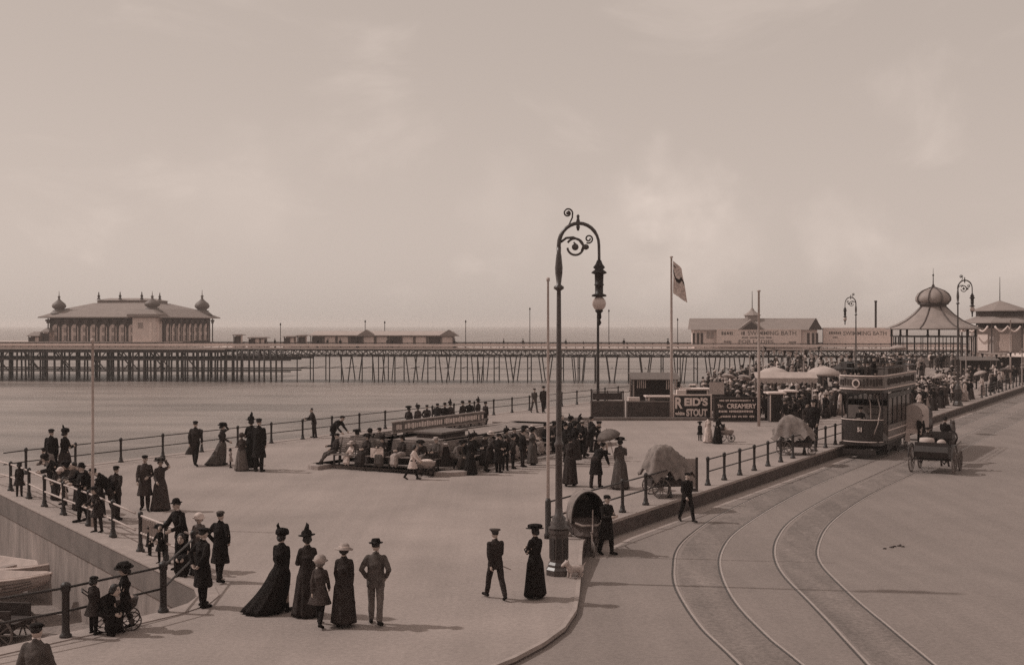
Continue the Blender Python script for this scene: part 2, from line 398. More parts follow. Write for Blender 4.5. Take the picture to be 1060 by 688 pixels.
# ------------------------------------------------------------------ people
POSES = dict(
 stand=dict(la=3, lk=3, ra=-2, rk=2, af=(6, 2), ab=(9, 9), ae=(14, 18)),
 walk=dict(la=22, lk=6, ra=-16, rk=14, af=(-18, 20), ab=(9, 9), ae=(12, 24), lean=3),
 stroll=dict(la=-12, lk=16, ra=15, rk=3, af=(15, -12), ab=(8, 10), ae=(25, 12), lean=2),
 pockets=dict(la=8, lk=4, ra=-9, rk=12, af=(-22, -20), ab=(26, 26), ae=(62, 60), ai=(.35, .35)),
 behind=dict(la=4, lk=2, ra=-3, rk=2, af=(-34, -32), ab=(20, 20), ae=(22, 20), ai=(.75, .75)),
 rail=dict(la=-6, lk=2, ra=4, rk=8, lean=14, af=(38, 46), ab=(14, 10), ae=(48, 50), ai=(.2, .3)),
 lean=dict(la=-16, lk=2, ra=-6, rk=10, lean=36, af=(62, 66), ab=(16, 12), ae=(55, 50), ai=(.3, .3), hp=.12),
 bend=dict(la=-10, lk=4, ra=14, rk=22, lean=52, af=(78, 70), ab=(10, 10), ae=(25, 30), hp=.05),
 push=dict(la=18, lk=6, ra=-20, rk=12, lean=12, af=(38, 38), ab=(6, 6), ae=(22, 22)),
 hold=dict(la=10, lk=6, ra=-8, rk=10, af=(14, 16), ab=(12, 12), ae=(86, 80), ai=(.5, .5)),
 link=dict(la=12, lk=5, ra=-10, rk=8, af=(8, 12), ab=(14, 12), ae=(70, 30), ai=(.4, .1)),
 tohat=dict(la=4, lk=3, ra=-4, rk=4, af=(115, 20), ab=(30, 10), ae=(105, 40), ai=(.5, .2)),
 parasol=dict(la=3, lk=3, ra=-3, rk=3, af=(10, 42), ab=(10, 8), ae=(30, 85), ai=(.1, .05)),
 sit=dict(la=84, lk=80, ra=80, rk=78, lean=-4, af=(28, 24), ab=(12, 12), ae=(55, 58), ai=(.4, .4), seat=1),
 read=dict(la=82, lk=78, ra=84, rk=84, lean=2, af=(34, 36), ab=(10, 10), ae=(78, 76), ai=(.2, .2), hp=.1, seat=1),
 sprawl=dict(la=70, lk=28, ra=74, rk=52, lean=-12, af=(10, 26), ab=(22, 16), ae=(50, 50), ai=(.3, .4), seat=1),
 stoop=dict(la=84, lk=84, ra=78, rk=88, lean=38, af=(40, 46), ab=(8, 8), ae=(60, 55), ai=(.3, .3), hp=.08, seat=1),
 drive=dict(la=80, lk=72, ra=80, rk=72, lean=4, af=(42, 42), ab=(8, 8), ae=(50, 50), ai=(.15, .15), seat=1))
X3 = V((1, 0, 0)); Z3 = V((0, 0, 1))
def joints(pose, fem, child):
    p = POSES[pose]; J = {}; L = R(p.get('lean', 0)); u = V((0, -sin(L), cos(L))); f = V((0, -cos(L), -sin(L)))
    legs = []; low = 9
    q = .38 if fem and not child and not p.get('seat') else 1.
    for s, a, k in ((1, p['la'], p['lk']), (-1, p['ra'], p['rk'])):
        a = R(a * q); k = R(k * q); hip = V((s * .09, 0, 0))
        kn = hip + V((s * .025, -sin(a), -cos(a))).normalized() * .44; b = a - k
        an = kn + V((s * .01, -sin(b), -cos(b))).normalized() * .42
        pt = min(.9, max(-.3, -b * .75)) if b < 0 and not p.get('seat') else 0.
        toe = an + V((s * .035, -.17 * cos(pt), -.045 - .17 * sin(pt))); heel = an + V((0, .045 * cos(pt), -.045 + .045 * sin(pt)))
        low = min(low, an.z - .075, toe.z - .032); legs.append((hip, kn, an, toe, heel))
    o = V((0, 0, -low)); J['legs'] = [tuple(q + o for q in l) for l in legs]
    P = o.copy(); J['P'] = P; J['u'] = u; J['f'] = f; sw = .155 if fem else .182
    J['neck'] = P + u * .5; hu = (u * .55 + Z3 * .6).normalized()
    J['head'] = J['neck'] + hu * .165 + V((0, -.015 - p.get('hp', 0), -p.get('hp', 0) * .4))
    J['arms'] = []
    for i, s in enumerate((1, -1)):
        fl, ab, el = R(p['af'][i]), R(p['ab'][i]), R(p['ae'][i]); inn = p.get('ai', (0.1, 0.1))[i]
        sh = P + u * .432 + X3 * (s * (sw - .02))
        d1 = (-u * cos(fl) * cos(ab) + f * sin(fl) * cos(ab) + X3 * s * sin(ab)).normalized(); g = fl + el
        d2 = (-u * cos(g) + f * sin(g) - X3 * s * inn).normalized(); e = sh + d1 * .28; w = e + d2 * .25
        J['arms'].append((sh, e, w, d2, s))
    J['sw'] = sw; return J
def ringpts(c, ax, ay, f, n=20): return [c + X3 * (ax * cos(2 * pi * k / n)) + f * (ay * sin(2 * pi * k / n)) for k in range(n)]
def torso(mb, J, rows, tail=()):
    rr = [ringpts(J['P'] + J['u'] * t, ax, ay, J['f']) for t, ax, ay in rows]
    rr += [ringpts(J['P'] + V((dx, dy, -d)), ax, ay, V((0, -1, 0))) for d, ax, ay, dx, dy in tail]
    mb.rings(rr)
def hand(mb, w, d, s, fine):
    side = X3.cross(d); side = side.normalized() if side.length > .1 else V((0, 1, 0)); pn = d.cross(side).normalized() * 1.0
    if pn.x * s > 0: pn = -pn                                    # palm faces the body
    mb.limb([w - d * .03, w + d * .03, w + d * .085], (.024, .03, .03), 8)
    mb.limb([w + d * .03 + side * .02, w + d * .085 + side * .022], (.022, .02), 8); mb.limb([w + d * .03 - side * .02, w + d * .085 - side * .022], (.022, .02), 8)
    if not fine: return
    for k, ln in enumerate((.068, .08, .076, .058)):
        a = w + d * .08 + side * (.033 - .022 * k); b = a + d * ln * .5 + pn * .012; c = b + d * ln * .34 + pn * .03
        mb.limb([a, b, c], (.0105, .010, .0085), 6)
    fs = side if side.y < 0 else -side
    a = w + d * .035 + fs * .03; b = a + (d * .6 + fs * .75 + pn * .3) * .034; mb.limb([a, b, b + (d * .9 + fs * .2 + pn * .4) * .03], (.013, .0115, .009), 6)
def body_mesh(pose, fem, child, fine=True):
    J = joints(pose, fem, child); mb = MB(); h = J['head']; hs = 1.28 if child else 1.
    torso(mb, J, [(.52, .05, .05), (.46, .11, .07), (.40, J['sw'] - .03, .09), (.28, .15, .10), (.12, .125, .085), (0, .15, .10), (-.06, .13, .09)])
    mb.limb([J['neck'] - J['u'] * .04, J['neck'] + (h - J['neck']) * .55], (.058, .05), 10)
    for hip, kn, an, toe, heel in J['legs']:
        mb.limb([hip, hip.lerp(kn, .5), kn], (.085, .075, .055)); mb.limb([kn, kn.lerp(an, .35), an], (.055, .055, .038)); mb.limb([heel, toe], (.036, .034), 8)
    for sh, e, w, d, s in J['arms']:
        mb.limb([sh, e], (.052, .042)); mb.limb([e, e.lerp(w, .3), w], (.042, .042, .028)); hand(mb, w, d, s, fine)
    mb.ball(h, (.076 * hs, .096 * hs, .114 * hs)); mb.ball(h + V((0, -.03, -.06)) * hs, (.055 * hs, .056 * hs, .055 * hs))
    mb.limb([h + V((0, -.09, .012)) * hs, h + V((0, -.112, -.022)) * hs], (.011, .016), 8)
    for s in (1, -1): mb.ball(h + V((s * .078, .008, -.012)) * hs, (.012, .022, .032))
    me = remesh(mb, 'person', ['skin', 'feature'], .0085 if fine else .024, 2 if fine else 1)
    for q in me.polygons:
        c = (q.center - h) / hs
        if c.y < -.05 and ((abs(abs(c.x) - .031) < .014 and abs(c.z - .012) < .0085) or (abs(abs(c.x) - .031) < .019 and abs(c.z - .036) < .006) or (abs(c.x) < .024 and abs(c.z + .066) < .006)): q.material_index = 1
    return me, J
def sleeves(mb, J, k=1., cuff=.046):
    for sh, e, w, d, s in J['arms']: mb.limb([sh, sh.lerp(e, .5), e, w - d * .015], (.07 * k, .068 * k, .058 * k, cuff))
def legs(mb, J, a=.1, b=.075, c=.062, upto=1.):
    for hip, kn, an, toe, heel in J['legs']:
        mb.limb([hip, hip.lerp(kn, .5), kn], (a, a * .88, b)); mb.limb([kn, kn.lerp(an, .4), kn.lerp(an, .93 * upto)], (b, b * .95, c))
    mb.ball(J['P'] + V((0, 0, .02)), (.165, .125, .13))
def boots(J, vox):
    out = []
    for hip, kn, an, toe, heel in J['legs']:
        mb = MB(); mb.limb([an + (kn - an) * .28, an], (.05, .047), 8); mb.limb([heel, (heel + toe) / 2 + V((0, 0, .006)), toe], (.042, .046, .038), 8); out.append(('boot', remesh(mb, 'boot', ['cloth_black'], vox, 1), 3))
    return out
def jacket(J, hem, flare, fem, vox, name, wind=(0, 0), wob=.012):
    mb = MB(); sw = J['sw']; b = .05 if fem else .03
    rows = [(.555, .056, .058), (.53, .066, .068), (.505, .085, .078), (.478, .125, .09), (.445, sw - .015, .108), (.38, sw + .008, .125), (.3, sw - .005, .12 + b), (.12, .145 if fem else .175, .115 if fem else .13), (.0, .18, .14)]
    tail = [(d, .18 + flare * d / max(hem, .01) * 1., .145 + flare * .85 * d / max(hem, .01), wind[0] * (d / max(hem, .01)) ** 1.6, wind[1] * (d / max(hem, .01)) ** 1.6) for d in ([hem * k / 6 for k in range(1, 7)] if hem > .3 else [hem * .5, hem])]
    torso(mb, J, rows, tail); sleeves(mb, J, .92 if fem else 1.)
    if not fem:
        mb.limb([J['neck'] + J['u'] * .02 + J['f'] * .04, J['neck'] + J['u'] * .04 - J['f'] * .03], (.04, .05), 10)
    return remesh(mb, name, ['cloth_dark'], vox, 4, wob)
def skirt(J, hemr, shift=(0, 0), pleat=11, hemz=.035, vox=0, top=.11, ph=0., amp=.055):
    P = J['P']; u = J['u']; mb = MB(); n = 64; rr = []; base = P + u * top; Hh = base.z - hemz
    for i in range(15):
        t = i / 14; c = V((base.x, base.y * (1 - t), base.z - Hh * t)) + V((shift[0], shift[1], 0)) * t ** 1.7
        r = (.132 + .068 * sstep(0, .22, t)) + (hemr - .2) * t ** 1.25
        ring = []
        for k in range(n):
            a = 2 * pi * k / n; q = 1 + amp * t * (cos(pleat * a + ph) + .5 * cos((pleat * 2 - 5) * a + 1.3)) + .05 * t * cos(2 * a + ph)
            ring.append(c + V((r * q * cos(a), r * q * sin(a) * (.8 + .2 * t), .012 * sin(3 * a + ph) * t)))
        rr.append(ring)
    last = rr[-1]; cc = sum(last, V()) / n
    rr.append([cc + (p - cc) * .9 + V((0, 0, .03)) for p in last]); rr.append([cc + (p - cc) * .25 + V((0, 0, .12)) for p in last])
    mb.rings(rr); return mb.mesh('skirt', ['cloth_dark'], True)
def lap_skirt(J, vox):
    mb = MB(); mb.ball(J['P'] + V((0, 0, .03)), (.19, .17, .14))
    for hip, kn, an, toe, heel in J['legs']:
        mb.limb([hip, kn], (.13, .115)); mb.limb([kn, V((an.x, an.y, .17)), V((an.x * 1.2, an.y - .02, .08))], (.115, .13, .07))
    k = (J['legs'][0][1] + J['legs'][1][1]) / 2; a = (J['legs'][0][2] + J['legs'][1][2]) / 2
    mb.limb([J['P'], k], (.13, .115)); mb.limb([k, V((a.x, a.y, .17)), V((a.x, a.y - .02, .08))], (.115, .14, .07))
    return remesh(mb, 'skirt', ['cloth_dark'], vox, 4, .012)
HATS = {}
def hat_mesh(kind):
    if kind in HATS: return HATS[kind]
    mb = MB(); mats = ['cloth_dark', 'cloth_black']
    if kind == 'cap':
        mb.ball((0, .012, .085), (.112, .125, .05)); mb.rings([[V((x, y - .1, z)) for x, y, z in ((-.07, 0, .066), (.07, 0, .066), (.05, -.055, .05), (-.05, -.055, .05))], [V((x, y - .1, z + .012)) for x, y, z in ((-.07, 0, .066), (.07, 0, .066), (.05, -.055, .05), (-.05, -.055, .05))]], 1)
    elif kind == 'flatcap':
        mb.lathe([(.095, .05), (.1, .07), (.15, .1), (.155, .115), (.13, .135), (.02, .14)], 18); mb.box((0, -.115, .055), (.13, .07, .012), 0, 1)
    elif kind == 'bowler':
        mb.lathe([(.1, .05), (.158, .058), (.163, .068), (.155, .07), (.104, .064), (.103, .10), (.094, .145), (.06, .178), (.01, .188)], 18); mb.lathe([(.105, .064), (.107, .066), (.106, .095), (.103, .097)], 18, m=1)
    elif kind == 'boater':
        mb.lathe([(.09, .062), (.168, .064), (.17, .072), (.105, .076), (.104, .145), (.01, .148)], 18); mb.lathe([(.105, .077), (.108, .078), (.108, .105), (.104, .107)], 18, m=1)
    elif kind == 'homburg':
        mb.lathe([(.1, .055), (.15, .062), (.165, .085), (.158, .083), (.106, .07), (.1, .13), (.085, .165), (.03, .155)], 18); mb.lathe([(.107, .071), (.11, .073), (.107, .1), (.103, .1)], 18, m=1)
    elif kind == 'wide':
        w = lambda a: 1 + .05 * cos(4 * pi * a + 1)
        mb.lathe([(.09, .06), (.2, .075), (.235, .07), (.23, .085), (.14, .095), (.135, .15), (.11, .19), (.02, .2)], 22, mod=w)
        for a, q in ((.3, .07), (1.2, .06), (2.6, .075), (3.9, .06), (5.2, .07)): mb.ball((.14 * cos(a), .13 * sin(a), .13), (q, q, q * .75), 10, 6, 1)
    elif kind == 'plume':
        mb.lathe([(.09, .055), (.19, .085), (.2, .1), (.125, .09), (.12, .15), (.09, .2), (.02, .21)], 20)
        mb.tube([(.03, .05, .12), (.0, .04, .22), (-.03, .0, .31), (-.02, -.06, .36)], [.05, .06, .04, .006], 8, 1); mb.ball((.06, -.06, .13), .06, 10, 6, 1)
    elif kind == 'toque':
        mb.lathe([(.1, .04), (.15, .06), (.16, .1), (.15, .15), (.12, .19), (.04, .21)], 18, mod=lambda a: 1 + .06 * cos(14 * pi * a)); mb.tube([(.05, .02, .15), (.09, .06, .26), (.05, .1, .32)], [.04, .035, .008], 7, 1)
    elif kind == 'bonnet':
        mb.ball((0, .03, .055), (.135, .145, .12)); mb.lathe([(.1, .0), (.16, .03), (.165, .045), (.11, .05)], 18, mod=lambda a: 1 + .06 * cos(24 * pi * a))
    elif kind == 'sunhat':
        mb.lathe([(.11, .04), (.22, .02), (.225, .035), (.125, .07), (.12, .12), (.08, .16), (.01, .168)], 20, mod=lambda a: 1 + .05 * cos(10 * pi * a)); mb.lathe([(.126, .07), (.13, .075), (.126, .1), (.12, .1)], 18, m=1)
    HATS[kind] = mb.mesh('hat', mats, True); return HATS[kind]
def hair_mesh(fem, hs):
    mb = MB(); mb.ball(V((0, .02, .022)) * hs, (.094 * hs, .103 * hs, .108 * hs), 14, 9) if fem else mb.ball(V((0, .022, .042)) * hs, (.088 * hs, .094 * hs, .084 * hs), 14, 9)
    if fem: mb.ball(V((0, .1, -.03)) * hs, (.06 * hs, .05 * hs, .055 * hs), 10, 7); mb.ball(V((0, .03, -.01)) * hs, (.105 * hs, .085 * hs, .07 * hs), 12, 7)
    return mb.mesh('hair', ['hair'], True)
CACHE = {}
def outfit(pose, kind, opt, near):
    """returns body mesh, joints and the list of clothing meshes (name, mesh, colour slot)"""
    key = (pose, kind, opt, near)
    if key in CACHE: return CACHE[key]
    fem = kind in ('dress', 'longcoat', 'frock', 'cape'); child = kind in ('frock', 'boy'); seat = POSES[pose].get('seat')
    bk = ('body', pose, fem, child, near)
    if bk not in CACHE: CACHE[bk] = body_mesh(pose, fem, child, near)
    me, J = CACHE[bk]; vx = .0125 if near else .026; parts = []; wind = opt or (0, 0)
    if kind == 'suit' or kind == 'boy':
        parts.append(('jacket', jacket(J, .05 if seat else .17, .012, False, vx, 'jacket'), 0)); mb = MB(); legs(mb, J); parts.append(('trousers', remesh(mb, 'trousers', ['cloth_dark'], vx, 2, .012), 1)); parts += boots(J, vx)
    elif kind == 'coat':
        parts.append(('coat', jacket(J, .48, .06, False, vx, 'coat', wind, .015), 0)); mb = MB(); legs(mb, J); parts.append(('trousers', remesh(mb, 'trousers', ['cloth_dark'], vx, 2, .012), 1)); parts += boots(J, vx)
    elif kind == 'dress':
        parts.append(('bodice', jacket(J, .04 if seat else .1, .015, True, vx, 'bodice'), 0))
        parts.append(('skirt', lap_skirt(J, vx) if seat else skirt(J, .31 if wind == (0, 0) else .44, wind), 1)); parts += boots(J, vx)
    elif kind == 'longcoat':
        parts.append(('coat', jacket(J, .62, .075, True, vx, 'coat', wind, .016), 0)); parts.append(('skirt', skirt(J, .26, wind, 9, .09), 1)); parts += boots(J, vx)
    elif kind == 'cape':
        mb = MB(); torso(mb, J, [(.515, .06, .06), (.46, .17, .12), (.38, .26, .2), (.2, .3, .24), (.0, .33, .27)], [(.3, .36, .3, 0, .02)]); parts.append(('cape', remesh(mb, 'cape', ['cloth_dark'], vx, 4, .012), 0))
        parts.append(('skirt', skirt(J, .31, wind), 1)); parts += boots(J, vx)
    elif kind == 'frock':
        if seat: parts.append(('frock', jacket(J, .04, .02, True, vx, 'frock'), 0)); parts.append(('skirt', lap_skirt(J, vx), 0))
        else: parts.append(('frock', jacket(J, .36, .12, True, vx, 'frock', wind, .01), 0))
        mb = MB(); legs(mb, J, .095, .07, .056); parts.append(('stockings', remesh(mb, 'stockings', ['cloth_dark'], vx, 2), 1)); parts += boots(J, vx)
    hk = ('hair', fem, child)
    if hk not in CACHE: CACHE[hk] = hair_mesh(fem, 1.28 if child else 1.)
    CACHE[key] = (me, J, parts, CACHE[hk], 1.28 if child else 1.); return CACHE[key]
def setmat(o, i, m):
    s = o.material_slots[i]; s.link = 'OBJECT'; s.material = MATS[m]
def person(label, kind, pose, hat, cols, px=None, top=None, foot=None, face=0., loc=None, h=None, z=0., group=None, opt=None, hatcol=None, hair='hair', band='cloth_black', dz=0.):
    """cols: (coat, lower). px/top/foot: where the figure stands in the photograph -> place and height"""
    me, J, parts, hm, hs = outfit(pose, kind, opt, True)
    if loc is None:
        loc = GR(px, foot) if z == 'road' else G(px, foot, z)
    loc = V(loc)
    if h is None: h = (foot - top) * loc.y / F
    full = max(J['head'].z + .12 * hs + .06, .5); k = h / full if not POSES[pose].get('seat') else h / 1.76
    o = link('person', me); tag(o, label, 'person', group); o.location = loc + V((0, 0, dz)); o.rotation_euler.z = R(face); o.scale = (k, k, k)
    for nme, pm, slot in parts:
        c = link(nme, pm, o); setmat(c, 0, 'cloth_' + (cols[0] if slot == 0 else cols[1] if slot == 1 else 'black'))
    if kind in ('suit', 'coat', 'boy') and z is not None:
        if 'collar' not in CACHE: mb = MB(); mb.lathe([(.062, -.02), (.063, .022), (.055, .024), (.054, -.02)], 14); CACHE['collar'] = mb.mesh('collar', ['cloth_white'], True)
        c = link('collar', CACHE['collar'], o); c.location = J['neck'].lerp(J['head'], .34)
    c = link('hair', hm, o); c.location = J['head']; setmat(c, 0, hair)
    if hat:
        c = link('hat', hat_mesh(hat), o); c.location = J['head'] + V((0, 0, .0)); c.scale = (hs * .92, hs * .92, hs * .95); setmat(c, 0, hatcol or 'cloth_black'); setmat(c, 1, band)
        c.rotation_euler = (R(4), R(random.uniform(-4, 4)), R(random.uniform(-12, 12)))
    return o
FAR = {}
def far_mesh(kind, pose, hat):
    key = (kind, pose, hat)
    if key in FAR: return FAR[key]
    me, J, parts, hm, hs = outfit(pose, kind, None, False); bm = bmesh.new()
    def put(m, slot, off=V()):
        a = len(bm.faces); n0 = len(bm.verts); bm.from_mesh(m); bm.verts.ensure_lookup_table(); bm.faces.ensure_lookup_table()
        for v in bm.verts[n0:]: v.co += off
        for f in bm.faces[a:]: f.material_index = slot if not (slot == 0) else 0
    put(me, 0)
    for nme, pm, slot in parts: put(pm, {0: 1, 1: 2, 3: 4}[slot])
    put(hm, 4, J['head'])
    if hat: put(hat_mesh(hat), 3, J['head'])
    out = bpy.data.meshes.new('person'); bm.to_mesh(out); bm.free(); 
    for m in ('skin', 'cloth_dark', 'cloth_dark', 'cloth_dark', 'cloth_black'): out.materials.append(MATS[m])
    out.polygons.foreach_set('use_smooth', [True] * len(out.polygons)); FAR[key] = (out, max(J['head'].z + .18, .5)); return FAR[key]
def far_person(label, group, kind, pose, hat, cols, loc, h, face):
    me, full = far_mesh(kind, pose, hat); k = (h / full) if not POSES[pose].get('seat') else h / 1.76
    o = link('person', me); tag(o, label, 'person', group); o.location = loc; o.rotation_euler.z = R(face); o.scale = (k, k, k)
    for i, c in enumerate(cols): setmat(o, i + 1, c if c in MATS else 'cloth_' + c)
    return o
# ------------------------------------------------------------------ the pier
PA = V((-104., 213., 0)); PB = V((80., 196.5, 0)); PROT = atan2(PB.y - PA.y, PB.x - PA.x); PLEN = (PB - PA).length
PD = (PB - PA).normalized(); PN = V((-PD.y, PD.x, 0))
def plx(px):                                             # pier coordinate under image column px
    k = (px - CX) / F; t = (k * PA.y - PA.x) / (PD.x - k * PD.y); return t
def PW(x, y, z): return PA + PD * x + PN * y + V((0, 0, z))
DECK = 1.95; BZ = 2.35
pier = thing('pier', 'long iron pier on raking legs stretching across the sea to the shore', 'pier', PA, PROT)
mb = MB(); mb.box((PLEN / 2, 5, DECK - .12), (PLEN, 10, .24)); mb.box((PLEN / 2, -.08, DECK - .11), (PLEN, .14, .28)); mb.build('deck', 'pier_deck', pier)
mb = MB(); x0 = plx(228)
for y in (.25, 9.5):
    for z in (DECK - .42, DECK - 1.5): mb.beam((x0, y, z), (PLEN, y, z), .2)
    x = x0
    while x < PLEN - 1.5:
        mb.beam((x, y, DECK - .42), (x + 1.5, y, DECK - 1.5), .1); mb.beam((x + 1.5, y, DECK - .42), (x, y, DECK - 1.5), .1); mb.beam((x, y, DECK - .42), (x, y, DECK - 1.5), .12); x += 1.5
mb.build('lattice_girder', 'pier_iron', pier)
for y in (.1, 9.8):
    mb = MB(); n = int(PLEN / 1.5)
    for k in range(n + 1): mb.box((PLEN * k / n, y, DECK + .48), (.1, .1, .96))
    mb.beam((0, y, DECK + .86), (PLEN, y, DECK + .86), .13)
    rl = mb.build('railing', 'pier_iron', pier); mb = MB(); mb.box((PLEN / 2, y - .06, DECK + .5), (PLEN, .05, .42)); mb.build('railing_panel', 'pier_wall', rl)
def trestle(x, v):
    mb = MB()
    for y in (.4, 9.4):
        if v == 0: mb.tube([(0, y, SEA - 2), (0, y, DECK - 1.45)], .11, 7)
        elif v == 1:
            for s in (-1, 1): mb.tube([(s * .12, y, SEA - 2), (s * 1.0, y, DECK - 1.45)], .11, 7)
        else:
            for s in (-1, 0, 1): mb.tube([(s * .5, y, SEA - 2), (s * 1.1, y, DECK - 1.45)], .10, 7)
        mb.box((0, y, DECK - 1.42), (2.4 if v else .5, .3, .14))
    mb.tube([(0, .4, -1.7), (0, 9.4, -1.7)], .06, 6)
    o = mb.build('trestle', 'pier_iron', pier, True); o.location = (x, 0, 0)
x = plx(307); k = 0
seq = [0, 0, 1, 0, 1, 0, 1, 0, 1, 0, 1, 0, 1, 0, 1, 0, 2]
while x < PLEN - 4:
    px_ = 0; trestle(x, (0, 1, 0, 1, 0, 2)[k % 6] if k > 2 else 0); k += 1; x += 2.98 if k < 26 else 2.6
mb = MB(); mb.beam((plx(300), .4, -1.7), (PLEN - 6, .4, -1.7), .06); mb.build('tie_rod', 'pier_iron', pier)
# pier head: wide platform on a forest of piles
hx1 = plx(235)
mb = MB(); mb.box((hx1 / 2 - 6, 14, DECK - .14), (hx1 + 12, 30, .27)); mb.box((hx1 / 2 - 6, -1.1, DECK - .16), (hx1 + 12, .14, .4)); mb.build('platform', 'pier_deck', pier)
mb = MB(); mb.box((hx1 / 2 - 6, 8, DECK + .51), (hx1 - 12, 15, 1.0)); mb.build('terrace', 'pier_deck', pier)
rnd = random.Random(3)
pm = MB(); pm.tube([(0, 0, SEA - 2), (0, 0, DECK - .3)], .17, 8); pm = pm.mesh('pile', ['pier_iron'], True)
for y in (-.5, 6.5):
    x = -11.
    while x < hx1 + (11 if y < 0 else 2):
        o = link('pile', pm, pier); o.location = (x, y + rnd.uniform(-.4, .4), 0); o.rotation_euler = (0, rnd.uniform(-.02, .02), 0); x += (1.42 if x < 30 else 1.02) * (1 if y < 0 else 1.5)
mb = MB()
for y in (-.75, 6.3, 15):
    for z in (DECK - .75, -.2, -2.3): mb.beam((-12, y, z), (hx1 + (12 if z < 0 else 0), y, z), .34 if z > -1 else .22)
for k in range(9):
    a = -10 + k * 6.2; mb.beam((a, -.8, DECK - .8), (a + 3, -.8, -2.3), .16); mb.beam((a + 3, -.85, DECK - .8), (a, -.85, -2.3), .16); mb.beam((a + 2, 6.2, 1.2), (a + 5, 6.2, -2.2), .2)
for k in range(24): mb.box((-10 + k * 2.3, 15 + (k % 3) * 2, -1.5), (.25, .25, 7))
mb.build('bracing', 'pier_iron', pier)
